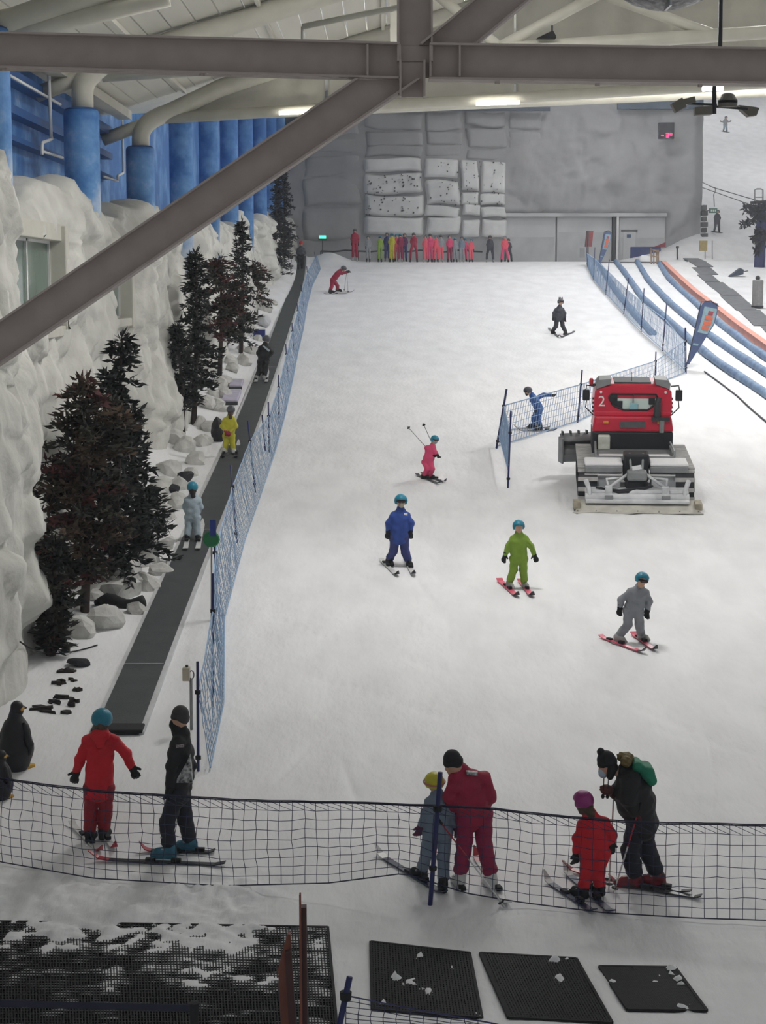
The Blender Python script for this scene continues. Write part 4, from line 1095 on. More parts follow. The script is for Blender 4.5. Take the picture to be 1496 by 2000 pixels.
MB().tube([PY(1391, 365, YT), PY(1397, 367, YT), PY(1397, 373, YT), PY(1394, 380, YT), PY(1395, 404, YT)], .035, 6).build('hanger', M_grey, o)
py_ = thing('lift_pylon', 'dark blue padded lift pylon with a frame on top and fir branches', 'pylon', G(1483, 522)); pb = G(1483, 522); y = pb[1]
MB().tube([pb, PY(1487, 440, y), PY(1486, 398, y)], [.32, .3, .22], 12).build('padding', mat('indigo_padding', (56, 62, 112), .7), py_, smooth=True)
MB().bar(PY(1466, 396, y), PY(1496, 394, y), .3, .16).build('crossbeam', M_dgrey, py_)
fr = [PY(1474, 393, y), PY(1474, 371, y), PY(1478, 369, y), PY(1486, 369, y), PY(1490, 371, y), PY(1490, 393, y)]
MB().tube(fr, .045, 6).build('top_frame', M_grey, py_); MB().tube([PY(1474, 385, y), PY(1490, 385, y)], .035, 6).build('frame_rung', M_grey, py_)
V = []; F = []; rs = random.Random(9); nr = np.random.RandomState(9)
for (u0, v0, u1, v1) in ((1484, 405, 1455, 407), (1484, 425, 1452, 440), (1486, 430, 1500, 420), (1486, 445, 1474, 468), (1487, 455, 1505, 470), (1480, 402, 1500, 405), (1485, 415, 1470, 412), (1486, 470, 1478, 492)):
    a, b = PY(u0, v0, y - .3), PY(u1, v1, y - .4)
    for s in np.linspace(.1, 1, 9):
        for k in range(10):
            q = a + (b - a) * s + nr.normal(0, .09, 3); d = nrm(nr.normal(0, 1, 3) + nrm(b - a) * .6); L = .3; w = .05; c = nrm(np.cross(d, (0.3, 1, .2)))
            n = len(V); V.extend([q, q + d * L * .5 + c * w, q + d * L * .5 - c * w, q + d * L]); F.extend([(n, n + 1, n + 3), (n, n + 3, n + 2), (n, n + 2, n + 1), (n + 1, n + 2, n + 3)])
mesh_obj('fir_branches', np.array(V), F, mat('slate_fir', (62, 64, 74), .8, .3, 5), py_, kind='stuff')
o = thing('padded_post', 'grey padded post with a dark ball on top beside the mat path', 'post', G(1479, 602)); pb = G(1479, 602); y = pb[1]
MB().lathe(pb, [(.25, 0), (.25, PY(0, 548, y)[2] - pb[2]), (.2, PY(0, 546, y)[2] - pb[2])], 18).build('padding', mat('grey_padding', (150, 150, 150), .7), o)
MB().lathe(pb, [(.28, 0), (.28, .12)], 18).build('foot', M_dgrey, o); c = PY(1480, 543, y); MB().lathe(c, [(.03, -.11), (.09, -.07), (.115, 0), (.09, .07), (.03, .11)], 12).build('ball', M_dgrey, o, smooth=True)
o = thing('kicker_ramp', 'small dark ramp wedge lying on the snow by the pylon', 'ramp', G(1436, 540)); pb = G(1424, 541); y = pb[1]
MB().prism([PY(1424, 541, y), PY(1452, 536, y), PY(1453, 527, y), PY(1447, 524, y)], (0, .5, .03)).build('wedge', mat('slate_wedge', (66, 76, 92), .7), o); MB().tube([PY(1450, 531, y), PY(1461, 529, y)], .03, 6).build('bar', M_dgrey, o)
for (u, v0, v1, lb) in ((1323, 483, 507, 'thin dark post in the snow bank beside the doors'),):
    b = G(u, v1); tag(MB().tube([b, PY(u, v0, b[1])], .06, 8).lathe(PY(u, v0, b[1]), [(.1, -.06), (.1, .06)], 8).build('marker_post', M_dgrey), lb, 'post')
# ================================================================== snow groomer
SO = G(1246, 1004); PSI = math.radians(5.0)
HD = nrm([math.sin(PSI), math.cos(PSI), .09]); RT = nrm([math.cos(PSI), -math.sin(PSI), 0]); UPV = np.cross(RT, HD)
def ST(p): return SO + p[0] * RT + p[1] * HD + p[2] * UPV
SM = lambda: MB(T=ST)
cat = thing('snow_groomer', 'red snow groomer with white two on its cab and a wide rear tiller', 'snow groomer', SO)
M_sred = mat('groomer_red', (206, 22, 58), .35, .06, 3, coat=.3)
M_sblk = mat('groomer_black', (34, 36, 42), .55, .1, 5)
M_sgry = mat('groomer_grey', (146, 148, 150), .5, .1, 5, metal=.2)
M_snowy = mat('snow_dusted_metal', (226, 227, 230), .7, .08, 3, rgb2=(182, 184, 188))
M_track = mat('track_grey', (196, 194, 192), .6, .15, 6)
M_flap = mat('dirty_white_flap', (206, 203, 194), .75, .12, 4)
# tiller
til = SM()
n = 15
A = []
for j, (y, z) in enumerate(((0, .03), (.06, .035), (.3, .10), (.55, .20))):
    A.append([(x, y + .03 * math.sin(x * 5) * (1 - j / 3), z + .012 * math.sin(x * 7 + 1) * (1 - j / 3)) for x in np.linspace(-1.41 + .05 * j, 1.41 - .05 * j, n)])
til.grid(np.array(A)); til.build('tiller_flap', M_flap, cat, smooth=True, solid=.025)
for x in (-1.3, -.9, -.45, 0, .45, .9, 1.3): SM().bx(x - .012, x + .012, .05, .09, .045, .06).build('flap_bolt', M_sgry, cat)
SM().tube([(-1.13, .5, .25), (1.13, .5, .25)], .1, 10).build('tiller_tube', M_snowy, cat, smooth=True)
SM().bx(-1.13, 1.13, .55, .95, .12, .42).build('tiller_housing', M_snowy, cat, bevel=.06)
SM().bx(-1.13, 1.13, .30, .42, .16, .24).build('tiller_beam', M_snowy, cat, bevel=.02)
for s in (-1, 1):
    SM().tube([(s * 1.02, .45, .2), (s * 1.05, .5, .45), (s * 1.12, .62, .62)], [.045, .05, .055], 8).build('snow_guard', M_snowy, cat, smooth=True)
    SM().bx(s * .62 - .09, s * .62 + .09, .36, .52, .16, .32).build('hinge_block', M_sgry, cat, bevel=.01)
    SM().bx(s * .62 - .08, s * .62 + .08, .5, .64, .3, .5).build('hinge_block', M_snowy, cat, bevel=.02)
    SM().tube([(s * .16, .85, .74), (s * .62, .57, .46)], .035, 8).build('lift_arm', M_snowy, cat, smooth=True)
    SM().tube([(s * .62, .6, .44), (s * .66, .72, .62), (s * .28, .9, .62)], .035, 8).build('lift_arm', M_snowy, cat, smooth=True)
    SM().bx(s * 1.32 - .08, s * 1.32 + .08, .18, .6, .05, .2).build('end_cap', mat('tan_end_cap', (176, 168, 148), .7, .2, 6), cat, bevel=.02)
    SM().tube([(s * .15, 1.2, 1.12), (s * .12, .85, .8)], .028, 6).build('hydraulic_ram', M_sgry, cat)
SM().bx(-.22, .22, .62, .92, .6, .82).build('gearbox', M_sgry, cat, bevel=.05)
SM().bx(-.24, .24, .7, 1.1, .34, .6).build('gearbox_base', M_sblk, cat, bevel=.05)
SM().bx(-.28, .28, 1.05, 1.6, .5, 1.12).build('rear_hitch', M_sblk, cat, bevel=.05)
SM().tube([(-.1, .8, .82), (.1, .8, .86)], .08, 8).build('coupling', M_snowy, cat)
for k in range(3): SM().tube([(-.9 + .1 * k, .62, .45), (-.4, .5, .42 - .03 * k), (0, .62, .44 - .04 * k), (.35, .6, .5)], .022, 6).build('hydraulic_hose', M_sblk, cat, smooth=True)
# rear boxes
for s in (-1, 1):
    x0, x1 = (.30, 1.14) if s > 0 else (-1.14, -.30)
    SM().bx(x0, x1, 1.0, 1.75, .70, .86).build('rear_box', M_sgry, cat, bevel=.03)
    SM().bx(x0, x1, 1.0, 1.75, .85, .93).build('snow_layer', M_snow, cat, bevel=.04)
    SM().bx(x0 + .04, x1 - .04, 1.08, 1.7, .28, .68).build('tread_guard', M_snowy, cat, bevel=.02)
    SM().bx(x0, x1, 1.02, 1.06, .64, .68).build('bumper_strip', M_white, cat)
# load bed
SM().bx(-.86, .86, 1.7, 2.9, .86, .90).build('load_bed', M_sgry, cat)
SM().bx(-.86, -.02, 1.68, 1.73, .86, .96).build('tail_board', M_sgry, cat); SM().bx(.02, .86, 1.68, 1.73, .86, .96).build('tail_board', M_sgry, cat)
for s in (-1, 1):
    SM().bx(s * .86 - .02, s * .86 + .02, 1.7, 2.9, .86, 1.0).build('side_board', M_sgry, cat)
    SM().bx(*((.1, .8) if s > 0 else (-.8, -.1)), 1.76, 2.1, .89, .94).build('snow_patch', M_snow, cat, bevel=.02)
    SM().tube([(s * .88, 1.7, .86), (s * .88, 1.75, 1.06), (s * .86, 2.85, 1.08)], .025, 6).build('rail', M_sgry, cat)
# engine hood (black below, red above)
def frust(x0, x1, y0, y1, z0, z1, tx=0., ty0=0., ty1=0.):
    return SM().hexa([(-x0, y0, z0), (x0, y0, z0), (x0, y1, z0), (-x0, y1, z0), (-x1, y0 + ty0, z1), (x1, y0 + ty0, z1), (x1, y1 - ty1, z1), (-x1, y1 - ty1, z1)])
frust(.93, .93, 2.95, 4.2, .74, 1.30).build('engine_bay', M_sblk, cat, bevel=.04)
frust(.94, .88, 2.92, 4.2, 1.30, 1.66, ty0=.05).build('engine_hood', M_sred, cat, bevel=.05)
SM().hexa([(-.3, 2.90, 1.40), (.3, 2.90, 1.40), (.3, 2.97, 1.40), (-.3, 2.97, 1.40), (-.28, 2.925, 1.56), (.28, 2.925, 1.56), (.28, 2.99, 1.56), (-.28, 2.99, 1.56)]).build('grille', mat('grille_grey', (92, 90, 94), .5), cat)
for s in (-1, 1): SM().bx(s * .62 - .06, s * .62 + .06, 2.915, 2.94, 1.50, 1.56).build('side_lamp', mat('amber_lamp', (240, 170, 60), .4), cat)
frust(.90, .86, 3.02, 4.5, 1.66, 1.76, ty0=.02).build('cab_sill', M_sred, cat, bevel=.02)
# cab rear wall as a frame around the window
yb = 3.05
win = [(-.50, 2.16), (.52, 2.16), (.56, 2.10), (.52, 1.94), (.34, 1.80), (-.22, 1.80), (-.46, 1.90), (-.56, 2.08)]
out = [(-.62, 2.32), (.62, 2.32), (.88, 2.22), (.90, 1.9), (.88, 1.72), (-.88, 1.72), (-.90, 1.9), (-.88, 2.22)]
yy = lambda z: yb + .12 * (z - 1.72)
fr = SM(); N = 8
vs = [(x, yy(z), z) for x, z in out] + [(x, yy(z), z) for x, z in win] + [(x, yy(z) + .1, z) for x, z in out] + [(x, yy(z) + .1, z) for x, z in win]
fsx = []
for i in range(N):
    j = (i + 1) % N
    fsx += [(i, j, 8 + j, 8 + i), (16 + j, 16 + i, 24 + i, 24 + j), (8 + i, 8 + j, 24 + j, 24 + i), (j, i, 16 + i, 16 + j)]
fr.add(vs, fsx); fr.build('cab_rear', M_sred, cat)
SM().add([(x, yy(z) + .03, z) for x, z in win] + [(x, yy(z) + .045, z) for x, z in win], [tuple(range(8)), tuple(range(8, 16))[::-1]] + [(i, (i + 1) % 8, (i + 1) % 8 + 8, i + 8) for i in range(8)]).build('rear_window', mat('pale_cab_glass', (222, 238, 232), .15, .1, 1), cat)
gk = SM()
for i in range(8):
    a = np.array([win[i][0], yy(win[i][1]) - .005, win[i][1]]); b = np.array([win[(i + 1) % 8][0], yy(win[(i + 1) % 8][1]) - .005, win[(i + 1) % 8][1]])
    gk.tube([a, b], .022, 6)
gk.build('window_seal', M_sblk, cat)
for (x0, x1, z0, z1, nm) in ((-.52, -.36, 1.86, 2.14, 'seat_back'), (-.36, -.24, 1.82, 2.0, 'seat_back'), (.36, .5, 1.92, 2.08, 'seat_back')): SM().bx(x0, x1, 3.08, 3.1, z0, z1).build(nm, M_sblk, cat)
SM().bx(-.008, .008, 3.06, 3.09, 1.86, 2.16).build('wiper', M_sblk, cat); SM().obox((.02, 3.06, 1.87), (.09, 0, -.015), (0, .01, 0), (.015, 0, .08)).build('screen', mat('cab_screen', (150, 200, 210), .3), cat, bevel=.005)
frust(.90, .88, 3.12, 4.75, 1.72, 2.24, ty1=.3).build('cab_body', M_sred, cat, bevel=.05)
frust(.87, .60, 3.10, 4.5, 2.24, 2.38, ty0=.12, ty1=.2).build('cab_roof', M_sred, cat, bevel=.05)
SM().bx(-.42, .42, 3.3, 4.2, 2.37, 2.41).build('roof_hatch', M_sblk, cat)
for s in (-1, 1):
    SM().prism([(s * .52, 3.15, 2.38), (s * .84, 3.15, 2.27), (s * .86, 3.15, 2.38), (s * .78, 3.15, 2.48), (s * .5, 3.15, 2.50)], (0, .7, 0)).build('roof_vent', M_sgry, cat)
    SM().tube([(s * .88, 3.4, 2.3), (s * 1.06, 3.4, 2.32), (s * 1.08, 3.4, 2.22)], .018, 6).build('mirror_arm', M_sblk, cat)
    SM().bx(s * 1.07 - .08, s * 1.07 + .08, 3.36, 3.42, 1.96, 2.22).build('mirror', M_sblk, cat, bevel=.02)
    SM().tube([(s * 1.06, 3.4, 1.97), (s * 1.08, 3.4, 1.8), (s * .9, 3.4, 1.62)], .014, 6).build('mirror_stay', M_sblk, cat)
    SM().lathe((s * .74, 3.08, 2.21), [(.03, 0), (.03, .03)], 12, axis=(0, -1, 0)).build('work_lamp', M_white, cat)
    for k in range(4): SM().bx(s * .91 - .02, s * .91 + .02, 3.3, 3.4, 1.7 + k * .1, 1.74 + k * .1).build('side_louvre', M_sblk, cat)
SM().lathe((-.96, 3.3, 2.36), [(.05, 0), (.05, .1), (.03, .14)], 10).build('beacon', mat('red_beacon', (190, 40, 50), .3), cat)
SM().bx(-1.0, -.85, 3.27, 3.33, 2.32, 2.37).build('beacon_bracket', M_sblk, cat)
SM().tube([(-.02, 3.5, 2.4), (-.02, 3.5, 2.62)], .008, 5).build('antenna', M_sblk, cat)
# winch-like exhaust assembly
SM().tube([(.66, 2.9, 1.30), (.66, 2.9, 1.58)], .06, 8).build('exhaust_pipe', M_sgry, cat); SM().bx(.42, .84, 2.86, 2.98, 1.58, 1.66).build('exhaust_bracket', M_dgrey, cat)
SM().tube([(.55, 2.95, 1.66), (.56, 2.96, 1.96), (.6, 2.98, 2.1)], [.09, .07, .05], 8).build('exhaust_stack', M_dgrey, cat)
SM().bx(-.80, -.52, 2.78, 2.95, .90, 1.24).build('white_canister', mat('ivory_canister', (222, 224, 212), .5), cat, bevel=.03)
# number
fc = bpy.data.curves.new('number', 'FONT'); fc.body = '2'; fc.size = .34; fc.extrude = .006; fc.align_x = 'CENTER'
fo = bpy.data.objects.new('tmp_number', fc); col.objects.link(fo)
dg = bpy.context.evaluated_depsgraph_get(); me = fo.evaluated_get(dg).to_mesh()
nv = [ST((-.72 + v.co.x, yy(1.88 + v.co.y) - .012 - v.co.z, 1.88 + v.co.y)) for v in me.vertices]; nf = [list(p.vertices) for p in me.polygons]
mesh_obj('number_two', nv, nf, M_white, cat)['label'] = 'white number two on the cab'
bpy.data.objects.remove(fo)
# tracks
for s in (-1, 1):
    tr = SM(); xo, xi = s * 1.27, s * .86
    loop = []
    for a in np.linspace(-math.pi / 2, math.pi / 2, 7): loop.append((1.25 - .36 * math.cos(a) , .40 + .36 * math.sin(a)))
    loop = loop[:]; top = [(1.25, .76), (2.6, .80), (4.0, .76)]
    for a in np.linspace(math.pi / 2, -math.pi / 2, 7): loop.append((4.0 + .36 * math.cos(a), .40 + .36 * math.sin(a)))
    V = []; F = []; m = len(loop)
    for (y, z) in loop:
        V += [(xo, y, z), (xi, y, z)]
    for i in range(m): F.append((2 * i, 2 * i + 1, 2 * ((i + 1) % m) + 1, 2 * ((i + 1) % m)))
    tr.add(V, F); tr.build('track_belt', M_sblk, cat, solid=.03)
    for k in range(26):
        y = 1.15 + k * .115; SM().bx(min(xo, xi) - .02, max(xo, xi) + .02, y, y + .05, .755, .81).build('track_cleat', M_track, cat)
    for k in range(5):
        a = -1.3 + k * .6; y, z = 1.25 - .38 * math.cos(a), .40 + .38 * math.sin(a)
        SM().obox((s * 1.065, y, z), (.22, 0, 0), (0, .03 * abs(math.sin(a)) + .015, 0), (0, 0, .03 * abs(math.cos(a)) + .015)).build('track_cleat', M_track, cat)
    for y in (1.3, 1.95, 2.6, 3.25, 3.95): SM().lathe((s * 1.05, y, .34), [(.28, -.14), (.28, .14)], 16, axis=(1, 0, 0)).build('road_wheel', M_sblk, cat, smooth=False)
# blade
ca, sa = math.cos(.28), math.sin(.28)
def BT(p): x, y, z = p; x *= .9; return ST(np.array([x * ca - y * sa - .33, 4.75 + x * sa + y * ca, z]))
bl = MB(T=BT); A = []
for (y, z) in ((.0, .3), (-.06, .4), (-.07, .6), (-.02, .85), (.06, 1.0)): A.append([(x, y, z) for x in np.linspace(-1.5, 1.5, 8)])
bl.grid(np.array(A)); bl.build('blade', M_sgry, cat, smooth=True, solid=.06)
for k in range(14):
    x = -1.45 + k * .223; MB(T=BT).bx(x - .015, x + .015, -.02, .1, .97, 1.06).build('blade_tooth', M_dgrey, cat)
MB(T=BT).bx(-1.5, 1.5, -.16, -.05, .74, .82).build('blade_rib', M_sblk, cat); MB(T=BT).bx(-1.5, 1.5, -.2, -.05, .36, .5).build('blade_rib', M_sgry, cat)
MB(T=BT).bx(-1.55, -1.49, -.22, .1, .3, .92).build('blade_wing', M_sgry, cat, bevel=.02)
SM().bx(-.5, .5, 4.2, 4.85, .3, .6).build('blade_mount', M_sblk, cat)

# ================================================================== people
CL = {}
def cloth(name, rgb, **kw): return mat(name, rgb, kw.pop('rough', .65), .10, 6., .15, 60., **kw)
def person(label, head, neck, sh, el, wr, pel, kn, feet, dirs, k=1., jac=None, tro=None, hel=None, glove=M_black, boot=None, face=(0, 1, 0), vox=.018, kind='helmet', goggles=True, group=None, hem=.16, hand=None, skinmask=None, seed=1, dy=0., bulk=1., lift=0., hair=None, fat=1.0, collar=True):
    fw = [G(*f, lift=lift) for f in feet]
    Yb = np.mean([p[1] for p in fw]) + dy
    W = lambda q: PY(q[0], q[1], Yb + (q[2] if len(q) > 2 else 0))
    H, N, PL = W(head), W(neck), W(pel)
    S, E, Wr, K = [W(q) for q in sh], [W(q) for q in el], [W(q) for q in wr], [W(q) for q in kn]
    up0 = nrm(N - PL); S = [s_ * .84 + (N - up0 * .1 * k) * .16 - up0 * .045 * k for s_ in S]
    face = nrm(np.array(face, float))
    root = onz(np.mean(fw, 0))
    o = thing('person', label, 'person', root, group)
    sidev = nrm((S[1] - S[0]) * np.array([1, 1, 0])); hw = .095 * k * fat
    # keep shoulders at least a little apart in depth for side views
    hips = [PL - sidev * hw, PL + sidev * hw]
    D = [nrm(np.array([d[0], d[1], 0])) for d in dirs]
    ank = [f - d * .05 * k + np.array([0, 0, .11 * k]) for f, d in zip(fw, D)]
    b = bulk
    up = nrm(N - PL); chest = PL + (N - PL) * .66; belly = PL + (N - PL) * .3
    # body: one continuous figure
    body = [(H, H - up * .02, .092 * k, .088 * k), (H - up * .06 * k, N - up * .03, .05 * k, .055 * k), (N, chest, .07 * k, .11 * k), (chest, PL, .11 * k, .11 * k), (S[0], S[1], .055 * k, .055 * k)]
    for i in (0, 1):
        body += [(S[i], E[i], .05 * k, .042 * k), (E[i], Wr[i], .04 * k, .03 * k), (Wr[i], Wr[i] + nrm(Wr[i] - E[i]) * .1 * k, .03 * k, .02 * k), (hips[i], K[i], .075 * k, .055 * k), (K[i], ank[i], .05 * k, .04 * k), (ank[i], fw[i] + D[i] * .1 * k + np.array([0, 0, .06]), .038, .03)]
    body += [(H + face * .085 * k - up * .01 * k, H + face * .10 * k - up * .03 * k, .018 * k, .02 * k), (H + face * .05 * k - up * .08 * k, H + face * .06 * k - up * .085 * k, .045 * k, .04 * k)]
    blob('body', body, max(vox, .016), M_skin, o, k=.03)
    # jacket
    J = [(S[0], S[1], .076 * k * b, .076 * k * b), (N - up * .02 * k, S[0], .075 * k * b, .074 * k * b), (N - up * .02 * k, S[1], .075 * k * b, .074 * k * b), (N - up * .02, chest, .09 * k * b, .135 * k * b * fat), (chest - sidev * .05 * k, belly - sidev * .05 * k, .13 * k * b, .125 * k * b * fat), (chest + sidev * .05 * k, belly + sidev * .05 * k, .13 * k * b, .125 * k * b * fat), (belly - sidev * .06 * k * fat, PL - sidev * .065 * k * fat - up * (hem - .13) * k, .125 * k * b, .125 * k * b), (belly + sidev * .06 * k * fat, PL + sidev * .065 * k * fat - up * (hem - .13) * k, .125 * k * b, .125 * k * b)]
    for i in (0, 1):
        J += [(S[i], E[i], .076 * k * b, .067 * k * b), (E[i], Wr[i], .066 * k * b, .056 * k * b)]
    if collar: J += [(N - up * .01, N + up * .045 * k, .078 * k, .07 * k)]
    blob('jacket', J, vox, jac, o, k=.035 * k, wr=.006 * k, ws=seed)
    # trousers
    b = min(b, 1.1)
    T = [(hips[0], hips[1], .115 * k * b, .115 * k * b)]
    cuff = [a + (kk - a) * .28 for a, kk in zip(ank, K)]
    for i in (0, 1): T += [(hips[i], K[i], .105 * k * b, .088 * k * b), (K[i], cuff[i], .086 * k * b, .085 * k * b)]
    blob('trousers', T, vox, tro, o, k=.03 * k, wr=.006 * k, ws=seed + 3)
    # boots
    for i in (0, 1):
        f, d = fw[i] + np.array([0, 0, .035]), D[i]
        sh_ = nrm(K[i] - ank[i])
        g = [(f - d * .09 * k, f + d * .13 * k, .052 * k, .045 * k), (f - d * .08 * k + np.array([0, 0, .06]), f + d * .08 * k + np.array([0, 0, .04]), .056 * k, .05 * k), (f - d * .06 * k + np.array([0, 0, .07 * k]), ank[i] + sh_ * .21 * k, .062 * k, .072 * k)]
        bo = blob('boot', g, min(vox, .016), boot or M_black, o, k=.02)
        if vox < .014:
            for q in (.05, .12, .19):
                c = ank[i] + sh_ * (q - .04) * k + d * .07 * k
                MB().obox(c, nrm(np.cross(d, (0, 0, 1))) * .05 * k, d * .012, (0, 0, .009)).build('buckle', M_chrome, bo)
    # gloves with fingers
    for i in (0, 1):
        d = nrm(Wr[i] - E[i]) if hand is None or hand[i] is None else nrm(np.array(hand[i], float))
        lat = nrm(np.cross(d, face if abs(d @ face) < .9 else up)); cur = nrm(np.cross(lat, d))
        w = Wr[i]; kk_ = k; k = k * 1.28; pal = w + d * .085 * k
        g = [(w - d * .03 * k, w + d * .02, .042 * k, .04 * k), (w, pal, .036 * k, .038 * k)]
        for q, (sft, L) in enumerate(((-.033, .068), (-.011, .08), (.011, .076), (.033, .06))):
            r0 = pal + lat * sft * k; mid = r0 + (d * .62 + cur * .25) * L * k * .6; g += [(r0, mid, .016 * k, .014 * k), (mid, mid + (d * .6 + cur * .75) * L * k * .5, .014 * k, .012 * k)]
        th = w + d * .03 * k + lat * .036 * k * (1 if i else -1); g += [(th, th + (d * .6 + lat * (.7 if i else -.7)) * .05 * k, .017 * k, .013 * k)]
        blob('glove', g, max(.007, vox * .55), glove, o, k=.008); k = kk_
    # head wear
    if kind == 'helmet':
        c = H + up * .012 * k; hr = .138 * k
        def cut(Dv, X, Y, Z):
            px, py, pz = X - c[0], Y - c[1], Z - c[2]
            fd = px * face[0] + py * face[1] + pz * face[2]; ud = px * up[0] + py * up[1] + pz * up[2]
            low = -(ud + .075 * k)
            fc = np.minimum(fd - .035 * k, .035 * k - ud)
            return np.maximum(np.maximum(Dv, low), fc)
        he = blob('helmet', [(c - face * .012 * k, c + face * .006 * k, hr, hr)], min(vox, .012), hel, o, cut=cut)
        if goggles:
            g = H + face * .088 * k + up * .012 * k; lt = nrm(np.cross(face, up))
            blob('goggles', [(g - lt * .055 * k, g + lt * .055 * k, .034 * k, .034 * k), (g - lt * .055 * k, H - lt * .1 * k, .024 * k, .02 * k), (g + lt * .055 * k, H + lt * .1 * k, .024 * k, .02 * k)], min(vox, .014), mat('dark_goggles', (60, 44, 44), .2), o)
    else:
        c = H + up * .03 * k
        def cut(Dv, X, Y, Z):
            px, py, pz = X - c[0], Y - c[1], Z - c[2]
            fd = px * face[0] + py * face[1] + pz * face[2]; ud = px * up[0] + py * up[1] + pz * up[2]
            return np.maximum(Dv, -(ud + .03 * k + np.maximum(0, -fd) * .9))
        blob('hat', [(c, c + up * .03 * k, .112 * k, .1 * k)], min(vox, .012), hel, o, cut=cut, wr=.003, ws=2)
    if skinmask:
        m = H + face * .075 * k - up * .055 * k
        blob('face_mask', [(m, m - up * .02 * k, .05 * k, .055 * k)], min(vox, .012), skinmask, o)
    if hair:
        q = H - face * .08 * k
        blob('hair', [(q - up * .06 * k, q - up * hair[1] * k + sidev * .02, .07 * k, .06 * k), (H - up * .05 * k, H - up * .1 * k, .10 * k, .09 * k)], min(vox, .014), hair[0], o, wr=.008, ws=4, wf=90)
    return dict(o=o, H=H, N=N, S=S, E=E, W=Wr, PL=PL, fw=fw, up=up, face=face, Yb=Yb, chest=chest, sidev=sidev, root=root)

def ski(tail, tip, label, m, group, w=.085, tipm=None, bind=None, lift=.018, L=None):
    a, b = G(*tail), G(*tip)
    d = nrm((b - a) * np.array([1, 1, 0])); n = 14; L = np.linalg.norm((b - a)[:2])
    sd = np.array([-d[1], d[0], 0])
    pts = [a + (b - a) * t for t in np.linspace(0, 1, n)]
    V = []
    for i, p in enumerate(pts):
        t = i / (n - 1); g = float(bz(p[0], p[1])) + lift
        rise = (.10 * max(0, (t - .86) / .14) ** 2 + .03 * max(0, (.06 - t) / .06) ** 2)
        ww = w * (.5 + .10 * (2 * t - 1) ** 2) * (1 if t < .9 else math.sqrt(max(.06, 1 - ((t - .9) / .1) ** 2)))
        for s in (-1, 1): V += [(p[0] + s * sd[0] * ww, p[1] + s * sd[1] * ww, g + rise), (p[0] + s * sd[0] * ww, p[1] + s * sd[1] * ww, g + rise + .014)]
    def part(i0, i1):
        F = [(4 * i0, 4 * i0 + 1, 4 * i0 + 3, 4 * i0 + 2), (4 * i1, 4 * i1 + 2, 4 * i1 + 3, 4 * i1 + 1)]
        for i in range(i0, i1):
            x, y = 4 * i, 4 * i + 4
            F += [(x + 1, y + 1, y + 3, x + 3), (x, x + 2, y + 2, y), (x, y, y + 1, x + 1), (x + 2, x + 3, y + 3, y + 2)]
        return F
    o = thing('ski', label, 'ski', a, group)
    e = n - 3 if tipm else n - 1
    mesh_obj('ski_body', V[:4 * e + 4], part(0, e), m, o)
    if tipm: mesh_obj('ski_tip', V[4 * e:], part(0, n - 1 - e), tipm, o)
    if bind is not None:
        c = G(*bind) if len(bind) == 2 else np.array(bind)
        c = a + d * ((c - a) @ d); c = onz(c, lift + .03)
        for s in (-.17, .13): MB().obox(c + d * s, d * .055, sd * .032, (0, 0, .022)).build('binding', M_black, o, bevel=.006)
    return o
def ski_dir(pair):
    a, b = G(*pair[0]), G(*pair[1]); return (b - a)[:2]
def skipole(a, b, label, m1, m2=None, group=None, basket=True):
    o = thing('ski_pole', label, 'ski pole', b, group)
    a, b = np.asarray(a, float), np.asarray(b, float); q = a + (b - a) * .45
    MB().tube([a, q], .009, 6).build('upper_shaft', m1, o); MB().tube([q, b], .009, 6).build('lower_shaft', m2 or m1, o)
    d = nrm(b - a); MB().tube([a - d * .06, a + d * .07], [.018, .015], 8).build('grip', M_black, o)
    if basket: MB().lathe(b - d * .07, [(.04, 0), (.04, .01)], 10, axis=d).build('basket', M_black, o)
    return o

C_red = cloth('bright_red_suit', (216, 14, 40)); C_red2 = cloth('dark_red_trousers', (150, 14, 38)); C_crim = cloth('crimson_suit', (164, 18, 62)); C_crim2 = cloth('plum_red_trousers', (150, 20, 72))
C_blk = cloth('black_jacket', (11, 11, 15)); C_nav = cloth('dark_navy_trousers', (13, 15, 32)); C_teal = cloth('teal_helmet', (32, 136, 164), rough=.35)
C_gry = cloth('grey_suit', (150, 154, 160)); C_grey2 = cloth('blue_grey_suit', (120, 134, 152)); C_grn = cloth('lime_green_suit', (138, 172, 56)); C_blu = cloth('royal_blue_jacket', (44, 78, 160)); C_blu2 = cloth('indigo_trousers', (54, 64, 124))
C_pnk = cloth('hot_pink_suit', (226, 72, 120)); C_yel = cloth('yellow_suit', (194, 188, 48)); C_ylh = cloth('yellow_helmet', (206, 196, 50), rough=.35); C_mag = cloth('magenta_helmet', (150, 40, 120), rough=.35); C_lg = cloth('pale_grey_blue_suit', (172, 188, 198))
C_dg = cloth('charcoal_suit', (62, 64, 74)); C_dgh = cloth('dark_grey_helmet', (84, 86, 94), rough=.4); C_coral = cloth('coral_pink_suit', (240, 92, 112)); C_skbl = cloth('bright_blue_suit', (46, 96, 170))
S_pink = mat('pink_ski', (226, 96, 120), .35, .1, 4); S_red = mat('red_ski', (176, 40, 56), .35, .1, 4); S_dk = mat('dark_blue_ski', (44, 52, 84), .35, .1, 4); S_wht = mat('white_ski', (214, 214, 214), .35, .1, 4); S_blk = mat('black_ski', (46, 46, 52), .35, .1, 4)
B_wht = mat('white_boot', (214, 214, 212), .4, .1, 6); B_teal = mat('teal_boot', (58, 124, 150), .4, .15, 6); B_gry = mat('grey_boot', (168, 168, 166), .4, .1, 6); B_red = mat('red_black_boot', (150, 30, 48), .4, .2, 10, rgb2=(30, 26, 30))
H_brn = mat('brown_hair', (92, 72, 58), .7, .3, 20)

